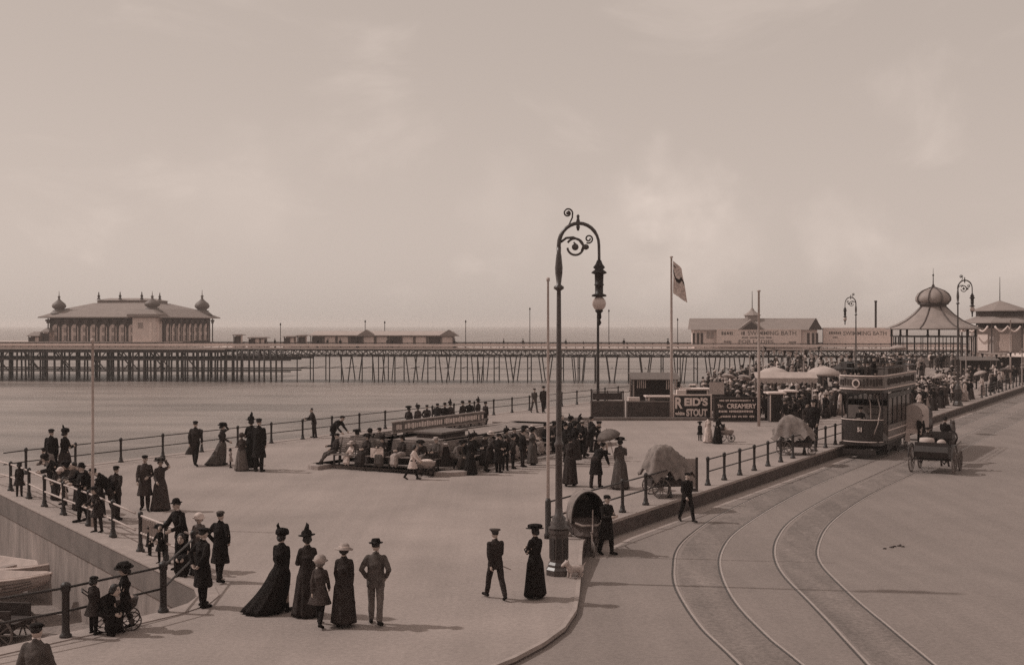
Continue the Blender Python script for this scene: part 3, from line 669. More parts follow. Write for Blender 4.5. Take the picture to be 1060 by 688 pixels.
# pavilion on the pier head
def pavilion():
    L = 21.9; c = PW((plx(38) + plx(226)) / 2 - 5.1, 14.5, BZ + .02)
    g = thing('pavilion', 'large domed pavilion with arched walls and turrets at the seaward end of the pier', 'pavilion', c, R(-11))
    a = L / 2; zb, ze = .66, 5.0
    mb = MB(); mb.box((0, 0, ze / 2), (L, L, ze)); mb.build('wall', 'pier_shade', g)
    wall = None
    mb = MB(); E = a + 1.5; q = 5.2
    mb.rings([[V((x * E, y * E, ze + .0)) for x, y in ((-1, -1), (1, -1), (1, 1), (-1, 1))], [V((x * E, y * E, ze + .18)) for x, y in ((-1, -1), (1, -1), (1, 1), (-1, 1))],
              [V((x * a * .83, y * a * .83, ze + 1.75)) for x, y in ((-1, -1), (1, -1), (1, 1), (-1, 1))], [V((x * q, y * q, ze + 2.9)) for x, y in ((-1, -1), (1, -1), (1, 1), (-1, 1))]])
    rf = mb.build('roof', 'pier_roof', g)
    mb = MB(); mb.box((0, 0, ze + 3.15), (9.6, 9.6, .5)); 
    mb.rings([[V((x * 5.1, y * 5.1, ze + 3.4)) for x, y in ((-1, -1), (1, -1), (1, 1), (-1, 1))], [V((x * 3.2, y * 3.2, ze + 3.85)) for x, y in ((-1, -1), (1, -1), (1, 1), (-1, 1))]]); mb.build('lantern', 'dome_lead', rf)
    for x, y in ((-4.6, -4.6), (0, -4.8), (4.4, -4.6), (4.6, 2)):
        mb = MB(); mb.lathe([(.3, 0), (.34, .2), (.14, .3), (.3, .6), (.12, .9), (.1, 1.2), (.02, 1.5)], 8); o = mb.build('finial', 'pier_dark', rf, True); o.location = (x, y, ze + 3.6)
    # bays: pilasters and arched openings, each a window of its own
    def bay(face, s, w):
        mb = MB(); n = 8; hz = 3.1; pts = [(-w / 2, zb), (w / 2, zb)] + [(w / 2 * cos(pi * i / n), hz + w / 2 * sin(pi * i / n)) for i in range(n + 1)]
        mb.prism([(x, z) for x, z in pts], 0, .1); m = mb.mesh('window', ['pier_wall'])
        for v in m.vertices: x, z, y = v.co; v.co = (x, -y, z)
        o = link('window', m, g); 
        for z_, h_ in ((1.25, .9), (2.75, .8)): mb = MB(); mb.box((0, -.125, z_), (w * .34, .05, h_)); mb.build('pane', 'pier_arch', o)
        o.location = (s, -a - .0, 0) if face == 0 else (a, s, 0)
        o.rotation_euler.z = 0 if face == 0 else pi / 2
    for i in range(9): bay(0, -a + 1.35 + i * 1.95, 1.45)
    for i in range(8): bay(1, -a + 4.2 + i * 2.25, 1.75)
    for i in range(11):
        mb = MB(); mb.box((0, 0, 2.6), (.17, .17, 4.7)); mb.box((.0, 0, 4.55), (1.1, .2, .35)); mb.box((0, 0, 4.2), (.6, .2, .4)); o = mb.build('pillar', 'pier_dark', g); o.location = (-a + .35 + i * 1.95, -a - 1.0, 0)
    for i in range(10):
        mb = MB(); mb.box((0, 0, 2.6), (.17, .17, 4.7)); mb.box((0, 0, 4.55), (.2, 1.3, .35)); mb.box((0, 0, 4.2), (.2, .7, .4)); o = mb.build('pillar', 'pier_dark', g); o.location = (a + 1.0, -a + .6 + i * 2.25, 0)
    # corner block facing us
    mb = MB(); mb.box((a - 1.9, -a - .1, 2.5), (4.6, 2.4, 5.0)); pb = mb.build('corner_block', 'pier_wall', g)
    mb = MB(); mb.box((a - .6, -a - 1.33, 2.5), (.55, .06, 3.4)); mb.box((a + .43, -a - .4, 2.5), (.06, .55, 3.4)); mb.build('tall_panel', 'white_paint', pb)
    mb = MB(); mb.box((a - 2.6, -a - 1.33, 3.6), (1.0, .06, 1.0)); mb.build('plaque', 'pier_arch', pb)
    mb = MB(); mb.rings([[V((a - 1.9 + x * 3.0, -a - .1 + y * 2.0, ze + .19 + z)) for x, y in ((-1, -1), (1, -1), (1, 1), (-1, 1))] for z in (0, .5)] + [[V((a - 1.9 + x * 1.6, -a + .6 + y * 1.6, ze + 1.5)) for x, y in ((-1, -1), (1, -1), (1, 1), (-1, 1))]]); mb.build('block_roof', 'pier_roof', pb)
    for x, y, k, zz in ((-a + 1.2, -a + 1.2, 1.0, ze + .6), (a - 1.6, -a + 1.2, 1.12, ze + 1.1), (a - 1.2, a - 1.2, 1.15, ze + .6)):
        mb = MB(); mb.lathe([(1.9, 0), (1.4, .5), (1.1, .75), (1.15, .95), (.8, 1.0), (.8, 1.15), (1.2, 1.5), (1.3, 1.85), (1.1, 2.3), (.6, 2.75), (.25, 3.1), (.16, 3.5), (.3, 3.7), (.08, 3.9), (.03, 4.9)], 12); mb.v = [(p[0] * k, p[1] * k, p[2] * k * (.7 if x > 0 and y < 0 else .92)) for p in mb.v]
        t = mb.build('turret', 'turret_lead', g, True); t.location = (x, y, zz)
    return g
pavilion()
def shed(px0, px1, h, label, name='shed', dpt=3.2, panels=0, roof='roof_pale', wall='pier_arch', yoff=2.2, cat='shelter', over=.5, rise=.75, group=None):
    a, b = plx(px0), plx(px1); L = b - a; g = thing(name, label, cat, PW((a + b) / 2, yoff + dpt / 2, BZ), PROT, group)
    mb = MB(); mb.box((0, 0, h / 2 - .2), (L - .6, dpt - .4, h + .4)); mb.build('wall', wall, g); mb = MB(); mb.box((0, 0, -.2), (L + .3, dpt + .3, .38)); mb.build('plinth', 'pier_deck', g)
    mb = MB(); mb.prism([(-L / 2 - .1, -dpt / 2 - over), (L / 2 + .1, -dpt / 2 - over), (L / 2 + .1, dpt / 2 + over), (-L / 2 - .1, dpt / 2 + over)], h, h + .12)
    mb.rings([[V((x * (L / 2 + .1 - i * .5), y * (dpt / 2 + over) * (1 - i), h + .12 + i * rise)) for x, y in ((-1, -1), (1, -1), (1, 1), (-1, 1))] for i in (0, .97)]); mb.build('roof', roof, g)
    for k in range(panels):
        mb = MB(); w = L / panels; mb.box((-L / 2 + (k + .5) * w, -dpt / 2 + .12, h * .52), (w * .78, .1, h * .72)); p = mb.build('panel', 'pier_wall' if k % 3 else 'pier_dark', g)
    for k in range(panels + 1):
        mb = MB(); mb.box((-L / 2 + .1 + k * (L - .2) / max(1, panels), -dpt / 2 - .1, h / 2), (.14, .14, h)); mb.build('post', 'pier_dark', g)
    return g
s = shed(318, 468, 1.75, 'long low open shelter with pale roof and panels midway along the pier', 'pier_shelter', 3.6, 11)
for px_ in (377, 463):
    mb = MB(); xx = (plx(px_) - (plx(318) + plx(468)) / 2); mb.prism([(-1.9, 1.7), (1.9, 1.7), (0, 2.85)], 0, 1.4); m = mb.mesh('gable', ['pier_roof'])
    for v in m.vertices: p = v.co.copy(); v.co = (p.x + xx, -2.4 + p.z, p.y)
    link('gable', m, s)
shed(21, 33, 1.6, 'small pale hut with a dark doorway left of the domed pavilion', 'hut', 2.2, 2, 'pier_roof', cat='hut', yoff=3)
shed(35, 43, 2.3, 'narrow pale kiosk close against the left end of the domed pavilion', 'kiosk', 2, 1, 'pier_roof', 'pier_wall', cat='kiosk', yoff=3)
shed(236, 244, 1.8, 'small box-like kiosk just right of the domed pavilion', 'kiosk', 2, 1, 'pier_roof', 'pier_wall', cat='kiosk', yoff=3, rise=.15)
shed(252, 270, 1.3, 'low glazed shelter on the pier between two small kiosks', 'pier_shelter', 2, 3, 'pier_roof', cat='shelter', yoff=3, rise=.2)
shed(289, 301, 1.5, 'low pale shelter nearest the left end of the long pier shelter', 'pier_shelter', 2, 2, 'pier_roof', 'pier_wall', cat='shelter', yoff=3, rise=.2)
shed(303, 312, 1.7, 'small square pay kiosk touching the long pier shelter', 'kiosk', 2, 1, 'pier_roof', 'pier_wall', cat='kiosk', yoff=3, rise=.2)
# thin masts along the pier
for px_, top, lab in ((476, 331, 'thin dark mast just right of the long pier shelter'), (545, 318, 'thin tall mast on the pier left of the near street lamp'), (630, 320, 'thin pale mast on the pier just right of the near lamp globe'), (704, 329, 'short dark mast on the pier beside the flagpole'),
                      (277, 334, 'short mast on the pier above the low shelters'), (368, 331, 'mast standing behind the gable of the long pier shelter'), (389, 332, 'mast behind the right half of the long pier shelter')):
    p = PW(plx(px_), 8, DECK); h_ = (YH - top) * p.y / F + H - DECK
    mb = MB(); mb.lathe([(.13, 0), (.13, .8), (.075, .9), (.06, h_ - .5), (.14, h_ - .45), (.14, h_ - .2), (.02, h_)], 7)
    o = mb.build('mast', 'pier_iron', None, True); o.location = p; tag(o, lab, 'mast', 'masts along the pier')
# baths pavilion with painted boards
def baths():
    a, b = plx(716), plx(852); L = b - a; dp = 8.; g = thing('baths_building', 'long low baths building with cupola and gables carrying a painted board', 'building', PW((a + b) / 2, 6.2, BZ), PROT)
    mb = MB(); mb.box((0, 0, 1.25), (L - 1.2, dp, 3.3)); mb.build('wall', 'pier_wall', g)
    mb = MB(); e = dp / 2 + .7
    m = MB(); m.prism([(-e, 2.85), (e, 2.85), (0, 4.9)], -L / 2, L / 2); me = m.mesh('roof', ['pier_roof'])
    for v in me.vertices: p = v.co.copy(); v.co = (p.z, p.x, p.y)
    rf = link('roof', me, g)
    for x in (-.8,):
        m = MB(); m.prism([(-2.3, 2.9), (2.3, 2.9), (0, 4.7)], 0, 2.5); me = m.mesh('gable', ['pier_roof'])
        for v in me.vertices: p = v.co.copy(); v.co = (p.x + x, -e - .15 + p.z, p.y)
        link('gable', me, rf); m = MB(); m.prism([(-1.7, 2.95), (1.7, 2.95), (0, 4.25)], 0, .08); me = m.mesh('gable_face', ['pier_dark'])
        for v in me.vertices: p = v.co.copy(); v.co = (p.x + x, -e - .2 + p.z, p.y)
        link('gable_face', me, rf)
    m = MB(); m.prism([(-1.2, 2.9), (1.2, 2.9), (0, 4.9)], 0, .12); me = m.mesh('gable_face', ['pier_dark'])
    for v in me.vertices: p = v.co.copy(); v.co = (p.x + L / 2 - 1.0, -e - .05 + p.z, p.y)
    link('gable_face', me, rf)
    x = plx(783) - (a + b) / 2
    mb = MB(); mb.lathe([(1.3, 0), (1.3, .9), (1.55, 1.0), (1.5, 1.1), (.75, 1.6), (.4, 1.9), (.25, 2.2), (.05, 2.5)], 8); cu = mb.build('cupola', 'dome_lead', rf); cu.location = (x, 0, 4.4)
    mb = MB(); mb.tube([(0, 0, 2.4), (0, 0, 5.4)], [.08, .04], 6); mb.build('flagstaff', 'pier_dark', cu)
    for px_ in (719, 723.5, 727.5, 839, 844, 848):
        mb = MB(); mb.box((plx(px_) - (a + b) / 2, -dp / 2 - .04, 1.15), (.42, .08, 2.3)); mb.build('door', 'pier_dark', g)
    for px_ in (734, 738):
        mb = MB(); mb.box((plx(px_) - (a + b) / 2, -dp / 2 - .04, 1.9), (.5, .08, 1.2)); mb.build('window', 'pier_arch', g)
    x0, x1 = plx(743) - (a + b) / 2, plx(830) - (a + b) / 2; W = x1 - x0; xc = (x0 + x1) / 2
    bd = thing('sign_board', 'pale board with swimming bath lettering fixed before the baths building', 'sign board', PW((a + b) / 2 + xc, 1.55, BZ), PROT)
    mb = MB(); mb.box((0, 0, 1.55), (W, .12, 2.7)); mb.build('panel', 'board_pale', bd)
    mb = MB()
    for zz in (.2, 2.9): mb.box((0, -.02, zz), (W + .1, .2, .14))
    for xx in (-W / 2, W / 2): mb.box((xx, -.02, 1.35), (.14, .22, 3.25))
    mb.build('frame', 'white_paint', bd)
    lettering('lettering', [('SWIMMING BATH', 1.0, W * .16, 2.25, -.07, W * .58, .01), ('FOR LADIES', .85, -W * .03, .75, -.07, W * .42, .01)], 'letter_faint', bd)
    mb = MB(); r_ = random.Random(5); illegible(mb, -W * .45, -W * .16, 2.25, .6, -.075, r_); illegible(mb, -W * .2, W * .15, 1.5, .3, -.075, r_); illegible(mb, -W * .42, -W * .34, .75, .4, -.075, r_); illegible(mb, W * .36, W * .45, .7, .3, -.075, r_)
    mb.build('worn_lettering', 'letter_faint', bd)
    a, b = plx(858), plx(932); W = b - a
    bd = thing('sign_board', 'long pale hoarding reading swimming bath between the baths and the bandstand', 'sign board', PW((a + b) / 2, 5.5, BZ), PROT)
    mb = MB(); mb.box((0, 0, 1.75), (W, .12, 2.9)); mb.build('panel', 'board_pale', bd)
    mb = MB()
    for k in range(7): mb.box((-W / 2 + W * k / 6, .14, 1.4), (.14, .14, 3.6))
    mb.build('post', 'pier_dark', bd)
    lettering('lettering', [('SWIMMING BATH', 1.0, W * .1, 2.2, -.07, W * .62, .01)], 'letter_faint', bd)
    mb = MB(); illegible(mb, -W * .42, -W * .26, 2.3, .5, -.075, r_); illegible(mb, -W * .38, -W * .28, 1.5, .3, -.075, r_); mb.build('worn_lettering', 'letter_faint', bd)
    p = PW(plx(916), 7, DECK); mb = MB(); mb.box((0, 0, 4.2), (.3, .3, 8.4)); mb.box((0, 0, 8.3), (.4, .4, .3)); o = mb.build('mast', 'pier_iron'); o.location = p; tag(o, 'stout square post rising above the long hoarding left of the bandstand', 'mast')
baths()

# ------------------------------------------------------------------ bandstand and kiosk pavilion
def bandstand():
    c = at(966, 140); g = thing('bandstand', 'octagonal bandstand with wide ribbed roof and onion dome', 'bandstand', c, R(10)); n = 8
    mb = MB(); mb.lathe([(5.1, 0), (5.1, 1.1), (5.3, 1.15), (5.3, 1.3), (.1, 1.3)], n); mb.build('base', 'concrete', g)
    mb = MB(); mb.lathe([(5.25, 5.62), (5.6, 5.55), (5.55, 5.7), (4.6, 6.0), (3.5, 6.55), (2.4, 7.35), (1.55, 8.2), (1.45, 8.3)], 32); mb.build('roof', 'dome_lead', g, True)
    for k in range(8):
        a = 2 * pi * k / 8; mb = MB(); mb.tube([(r * cos(a), r * sin(a), z + .05) for r, z in ((5.6, 5.62), (4.6, 5.97), (3.5, 6.52), (2.4, 7.32), (1.47, 8.25))], .09, 6); mb.build('roof_rib', 'pier_dark', g, True)
    mb = MB(); mb.lathe([(1.5, 8.25), (1.55, 8.5), (1.8, 8.6), (1.75, 8.75)], 24); mb.build('neck', 'pier_dark', g)
    md = lambda a: 1 - .05 * abs(cos(8 * pi * a))
    mb = MB(); mb.lathe([(1.75, 8.7), (2.05, 9.05), (2.05, 9.4), (1.8, 9.85), (1.35, 10.2), (.75, 10.45), (.3, 10.58), (.1, 10.7)], 32, mod=md); mb.build('dome', 'dome_lead', g, True)
    for k in range(8):
        a = 2 * pi * k / 8; mb = MB(); mb.tube([(r * cos(a), r * sin(a), z) for r, z in ((1.77, 8.7), (2.07, 9.05), (2.07, 9.4), (1.82, 9.85), (1.37, 10.2), (.77, 10.45), (.12, 10.7))], .07, 6); mb.build('dome_rib', 'pier_dark', g, True)
    mb = MB(); mb.lathe([(.1, 10.6), (.2, 10.85), (.07, 11.05), (.05, 12.), (.14, 12.1), (.03, 12.3), (.02, 13.)], 8); mb.build('finial', 'pier_dark', g, True)
    P = [V((4.85 * cos(2 * pi * k / 8 + pi / 8), 4.85 * sin(2 * pi * k / 8 + pi / 8), 0)) for k in range(8)]
    for k in range(8):
        mb = MB(); mb.lathe([(.16, 1.3), (.16, 1.7), (.09, 1.8), (.09, 4.6), (.2, 4.8), (.13, 4.9), (.13, 5.6)], 8); o = mb.build('column', 'iron_dark', g, True); o.location = P[k]
        a, b = P[k], P[(k + 1) % 8]; q = (b - a).normalized() * .14
        mb = MB(); mb.beam(a + q + V((0, 0, 4.68)), b - q + V((0, 0, 4.68)), .1, .14); mb.beam(a + q + V((0, 0, 5.54)), b - q + V((0, 0, 5.54)), .1, .1)
        for i in range(1, 4): p = a.lerp(b, i / 4); mb.box((p.x, p.y, 2.95), (.07, .07, 3.3))
        mb.build('screen_frame', 'iron_dark', g)
        mb = MB(); mb.beam(a + q + V((0, 0, 2.2)), b - q + V((0, 0, 2.2)), .05, .08); mb.beam(a + q * 2 + V((0, 0, 1.75)), b - q * 2 + V((0, 0, 1.75)), .04, .75); mb.build('balustrade', 'wood_mid', g)
bandstand()
def kiosk():
    c = at(1035, 166); g = thing('shelter_pavilion', 'two-tiered pavilion with spreading roofs and scalloped awnings right of the bandstand', 'pavilion', c, R(-12)); n = 8
    mb = MB(); mb.lathe([(4.2, -.6), (4.2, 5.6)], n, ph=.39); mb.build('wall', 'pier_arch', g)
    mb = MB(); mb.lathe([(3.3, 5.6), (3.3, 8.0)], n, ph=.39); cl = mb.build('clerestory', 'pier_dark', g)
    mb = MB(); mb.lathe([(5.5, 6.3), (5.7, 6.35), (5.6, 6.5), (3.4, 7.25), (3.3, 7.3)], n, ph=.39); mb.build('lower_roof', 'pier_roof', g)
    mb = MB(); mb.lathe([(3.9, 8.0), (4.1, 8.05), (4.0, 8.2), (.3, 9.5), (.05, 9.6)], n, ph=.39); rf = mb.build('upper_roof', 'pier_roof', g)
    mb = MB(); mb.tube([(0, 0, 9.5), (0, 0, 13)], [.07, .03], 6); mb.build('flagstaff', 'pier_iron', rf)
    for k in range(8):
        a = 2 * pi * k / 8; p = V((4.0 * cos(a), 4.0 * sin(a), 0)); t = V((-sin(a), cos(a), 0))
        mb = MB(); prof = []
        for i in range(13):
            f = i / 12; prof.append(p * (1.32) + t * (f - .5) * 3.4 + V((0, 0, 5.9 - .75 * abs(sin(pi * f * 2)))))
        mb.tube(prof, .13, 6); mb.build('awning_swag', 'white_paint', g, True)
        mb = MB(); mb.beam(p * .985 - t * .8 + V((0, 0, 3.6)), p * .985 + t * .8 + V((0, 0, 3.6)), .2, 2.4); mb.build('window', 'pier_wall', g)
        q = V((4.3 * cos(a + .39), 4.3 * sin(a + .39), 0)); mb = MB(); mb.lathe([(.1, 0), (.1, 6.3)], 6); o = mb.build('post', 'pier_dark', g); o.location = q * 1.22
kiosk()
# ------------------------------------------------------------------ tall street lamps and flagpoles
def lamp_model(loc, label, rz=0.):
    g = thing('street_lamp', label, 'street lamp', loc, rz, 'tall crook-necked street lamps'); I = 'iron_lamp'
    mb = MB(); mb.lathe([(.33, 0), (.33, .14), (.28, .2), (.28, .26), (.235, .32), (.235, .98), (.27, 1.02), (.27, 1.1)], 8, ph=pi / 8); ped = mb.build('pedestal', I, g)
    for k in range(8):
        a = 2 * pi * k / 8; mb = MB(); p = V((.218 * cos(a), .218 * sin(a), .65)); t = V((-sin(a), cos(a), 0)) * .06
        mb.beam(p - t, p + t, .03, .5); mb.build('panel', 'iron_dark', ped)
    mb = MB(); mb.lathe([(.23, 1.1), (.25, 1.15), (.19, 1.2), (.21, 1.26), (.16, 1.32), (.17, 1.38), (.1, 1.46), (.085, 1.65), (.08, 3.1), (.11, 3.14), (.11, 3.2), (.076, 3.25), (.07, 3.4), (.052, 6.75), (.048, 6.93), (.12, 6.98), (.12, 7.03), (.05, 7.08), (.085, 7.35), (.09, 7.5), (.062, 7.8), (.05, 7.85), (.055, 8.0)], 14, mod=lambda a: 1 + .04 * cos(16 * pi * a)); mb.build('column', I, g, True)
    arc = [(0, 0, 7.95)] + [(.49 - .49 * cos(pi * k / 14), 0, 8.05 + .53 * sin(pi * k / 14)) for k in range(15)] + [(.985, 0, 7.75), (.985, 0, 7.6)]
    mb = MB(); mb.tube(arc, [.052] * 4 + [.045] * 9 + [.036] * (len(arc) - 13), 9); mb.build('arched_arm', I, g, True)
    def spiral(cx, cz, r0, r1, a0, turns, n=26): return [(cx + (r0 + (r1 - r0) * k / n) * cos(a0 + 2 * pi * turns * k / n), 0, cz + (r0 + (r1 - r0) * k / n) * sin(a0 + 2 * pi * turns * k / n)) for k in range(n + 1)]
    mb = MB(); mb.tube(spiral(.4, 8.0, .21, .19, R(150), -.9) , .028, 7); mb.tube([(.05, 0, 8.12), (.18, 0, 8.22), (.35, 0, 8.235), (.5, 0, 8.17), (.6, 0, 8.03), (.56, 0, 7.9)], .03, 7)
    mb.ball((.4, 0, 8.0), (.085, .05, .085), 10, 7); mb.tube(spiral(.73, 8.2, .11, .03, R(-120), 1.4), .022, 6); mb.ball((.66, 0, 8.0), (.08, .04, .07), 8, 6); mb.tube([(.4, 0, 8.0), (.42, 0, 8.06), (.36, 0, 8.12)], .02, 6); mb.build('scrollwork', I, g, True)
    mb = MB(); mb.tube([(.14, 0, 8.4), (.25, 0, 8.55), (.33, 0, 8.72)] + spiral(.22, 8.83, .12, .04, R(-20), 1.3), .022, 6); mb.ball((.22, 0, 8.83), .045, 8, 6); mb.build('crest_scroll', I, g, True)
    mb = MB(); mb.lathe([(.025, 8.4), (.05, 8.5), (.025, 8.55), (.05, 8.62), (.03, 8.7), (.04, 8.76), (.01, 8.8)], 8, (.47, 0, 0)); mb.build('finial', I, g, True)
    c = (.985, 0, 0)
    mb = MB(); mb.lathe([(.05, 7.68), (.09, 7.58), (.15, 7.5), (.1, 7.45), (.18, 7.39), (.19, 7.36), (.11, 7.33), (.105, 7.1), (.125, 7.08), (.1, 7.05), (.1, 6.86), (.18, 6.83), (.18, 6.79), (.1, 6.78)], 14, c); ln = mb.build('lantern', 'iron_dark', g, True)
    mb = MB(); mb.ball((.985, 0, 6.62), (.17, .17, .18), 16, 10); mb.build('globe', 'globe_glass', ln, True)
    mb = MB(); mb.lathe([(.09, 6.47), (.1, 6.43), (.05, 6.38), (.06, 6.28), (.03, 6.22), (.06, 6.15), (.02, 6.08)], 10, c); mb.build('drip_pan', 'iron_dark', ln, True)
    return g
LAMP = G(578.5, 594)
lamp = lamp_model(LAMP, 'tall ornate street lamp with crook arm and pale globe beside the bath chair')
l2 = copy_tree(lamp); l2.location = G(991.5, 420); l2.scale = (1.1, 1.1, 1.1); l2['label'] = 'tall street lamp with crook arm at the kerb beside the bandstand'
l3 = copy_tree(lamp); l3.location = at(886, 104); l3.rotation_euler.z = pi; l3['label'] = 'farthest crook-armed street lamp, its arm to the left, beyond the tram'
def pole(px, foot, top, label, m, r0, r1, base=None, name='flagpole', loc=None):
    p = loc or G(px, foot); h = (YH - top) * p.y / F + H
    g = thing(name, label, 'pole', p); mb = MB(); mb.lathe([(r0, 0), (r0 * .9, h * .5), (r1, h - .12), (r1 * 1.8, h - .1), (r1 * 1.8, h - .02), (.01, h)], 9); mb.build('shaft', m, g, True)
    if base: mb = MB(); mb.lathe([(r0 * 2.2, 0), (r0 * 2.2, .12), (r0 * 1.7, .16), (r0 * 1.7, base), (r0 * 1.1, base + .1)], 10); mb.build('socket', 'iron_dark', g, True)
    return g, h
pole(567.3, 557, 287, 'thin pale pole with a dark socket close behind the tall street lamp', 'iron_pale', .05, .03, 1.05)
g, h = pole(695, 434, 265, 'pale flagpole flying a white flag behind the stout hoarding', 'iron_pale', .10, .06)
fl = thing('flag', 'white flag with a dark curling band hanging from the flagpole', 'flag', g.location + V((.1, 0, h - .3)))
def flagsheet(inset, y0, m, name, sel):
    mb = MB(); nu, nv = 14, 26; P = {}
    for j in range(nv + 1):
        for i in range(nu + 1):
            u, v = i / nu, j / nv; x = .02 + u * (.55 + .45 * v - .1 * v * v); z = -v * 2.1 - u * (.5 + .1 * v); y = .16 * sin(u * 7 + v * 3) * u + .05 * sin(v * 9)
            P[i, j] = (x, y + y0, z)
    vs = [P[i, j] for j in range(nv + 1) for i in range(nu + 1)] + [(P[i, j][0], P[i, j][1] + inset, P[i, j][2]) for j in range(nv + 1) for i in range(nu + 1)]; K = (nu + 1) * (nv + 1); fs = []
    for j in range(nv):
        for i in range(nu):
            if not sel((i + .5) / nu, (j + .5) / nv): continue
            a = j * (nu + 1) + i; q = (a, a + 1, a + nu + 2, a + nu + 1); fs.append(q); fs.append(tuple(k + K for k in reversed(q)))
    mb.add(vs, fs); return mb.build(name, m, fl, True)
flagsheet(.03, 0, 'cloth_white', 'sheet', lambda u, v: True)
flagsheet(.046, -.008, 'cloth_dark', 'band', lambda u, v: abs(v - (.28 + .16 * sin(u * 5.5) + .3 * u)) < .06 or (u < .3 and .1 < v < .17))
pole(785.5, 441, 300, 'pale bare pole in front of the stalls right of the creamery board', 'iron_pale', .09, .06)
pole(619, 415, 316, 'dark thick mast standing behind the left end of the hoardings', 'iron_dark', .12, .09)
pole(96, 545, 350, 'thin pale pole rising from the slipway railing past the pavilion', 'iron_pale', .05, .035)
pole(1046, 398, 330, 'pale post rising from the crowd at the far right kerb', 'iron_pale', .09, .06)

# ------------------------------------------------------------------ hoardings and stalls
def hoarding(px0, px1, foot, h, label, m='hoarding_dark', frame='wood_mid', name='hoarding', Y=None):
    Y = Y or (H * F / (foot - YH)); a, b = at(px0, Y), at(px1, Y); W = (b - a).length; g = thing(name, label, 'hoarding', (a + b) / 2)
    mb = MB(); mb.box((0, 0, h / 2 + .06), (W - .1, .06, h - .1)); mb.build('panel', m, g)
    mb = MB()
    for z in (.06, h + .02): mb.box((0, -.02, z), (W, .12, .08))
    for x in (-W / 2, W / 2): mb.box((x, -.02, h / 2 + .04), (.09, .13, h + .06))
    mb.build('frame', frame, g); return g, W
HY = 74.2
g, W = hoarding(612, 646, 0, 1.15, 'stained dark low hoarding at the left end of the row, by the dark mast', Y=HY)
mb = MB()
for x in (-W / 2 + .05, 0, W / 2 - .05): mb.box((x, .05, 1.5), (.07, .07, .7))
mb.box((0, .05, 1.78), (W, .09, .07)); mb.box((-.0, .1, 1.48), (W * .9, .04, .45)); mb.build('upper_rail', 'wood_dark', g)
g, W = hoarding(649, 693, 0, 1.12, 'stained dark hoarding in front of the striped stall, left of the stout sign', Y=HY)
g, W = hoarding(697, 736, 0, 1.55, 'advertising hoarding for stout in large white letters', 'board_black', 'board_pale', 'advertising_board', Y=HY)
lettering('lettering', [('R', .98, -W * .355, 1.02, -.05, W * .2, .035), ("EID'S", .66, W * .1, 1.1, -.05, W * .62, .03), ('STOUT', .6, W * .12, .42, -.05, W * .56, .03), ('white', .3, -W * .33, .38, -.05, W * .26, .018)], 'white_paint', g)
g, W = hoarding(739, 785, 0, 1.5, 'black creamery advertising board with pale lettering', 'board_black', 'wood_dark', 'advertising_board', Y=72.3)
lettering('lettering', [('CREAMERY', .4, W * .12, .98, -.05, W * .66, .012), ('The', .3, -W * .36, .98, -.05, W * .13, .008)], 'white_paint', g)
mb = MB(); r_ = random.Random(8)
for z, h_, x0, x1 in ((1.34, .12, -.38, .38), (.66, .15, -.4, .36), (.34, .13, -.4, .38)): illegible(mb, W * x0, W * x1, z, h_, -.05, r_)
mb.build('worn_lettering', 'board_pale', g)
mb = MB(); mb.box((.0, 0, 0.09), (14.3, .5, .18)); o = mb.build('plinth', 'concrete_band'); o.location = at(703, HY - .75); o.location.x -= .6; tag(o, kind='structure')
def stall(loc, w, d, h, label, roofm='canvas', drop=.5, wall='wood_dark', scallop=False, rz=0., name='market_stall', sides=True):
    g = thing(name, label, 'stall', loc, rz)
    for x in (-w / 2 + .06, w / 2 - .06):
        for y in (-d / 2 + .06, d / 2 - .06): mb = MB(); mb.box((x, y, h / 2 + (.1 if y > 0 else 0)), (.09, .09, h + (.2 if y > 0 else 0))); mb.build('post', 'wood_pale', g)
    mb = MB(); mb.rings([[V((-w / 2 - .15, y, z)), V((w / 2 + .15, y, z)), V((w / 2 + .15, y, z + .05)), V((-w / 2 - .15, y, z + .05))] for y, z in ((-d / 2 - .35, h - .1), (0, h + .3), (d / 2 + .1, h + .25))]); rf = mb.build('roof', roofm, g)
    if scallop:
        mb = MB(); n = int(w / .35)
        for k in range(n): x = -w / 2 - .1 + (k + .5) * (w + .2) / n; mb.rings([[V((x + sx * (w + .2) / n / 2, -d / 2 - .37 + sy * .02, h - .08)) for sx, sy in ((-1, -1), (1, -1), (1, 1), (-1, 1))], [V((x + sx * (w + .2) / n / 2, -d / 2 - .37 + sy * .02, h - .32)) for sx, sy in ((-1, -1), (1, -1), (1, 1), (-1, 1))], [V((x + sx * (w + .2) / n / 5, -d / 2 - .37 + sy * .02, h - .45)) for sx, sy in ((-1, -1), (1, -1), (1, 1), (-1, 1))]])
        mb.build('valance', 'canvas_white', g)
    if sides:
        mb = MB(); mb.box((0, -d / 2 + .3, .5), (w - .2, .5, 1.0)); mb.build('counter', wall, g)
        mb = MB(); mb.box((0, d / 2 - .1, h / 2), (w - .25, .06, h - .1)); mb.build('back_wall', wall, g)
    return g
st = stall(at(676, 78.5), 3.0, 2.2, 2.5, 'open stall with sloping roof and striped cloths behind the dark hoardings', 'wood_mid', wall='wood_dark')
mb = MB()
for k in range(5): mb.box((-1.2 + k * .13, -1.3, 2.15 - .0 * k), (.06, .03, .6))
for k in range(6): mb.box((.75 + k * .13, -1.3, 2.1), (.06, .03, .7))
mb.build('striped_cloth', 'cloth_pale', st)
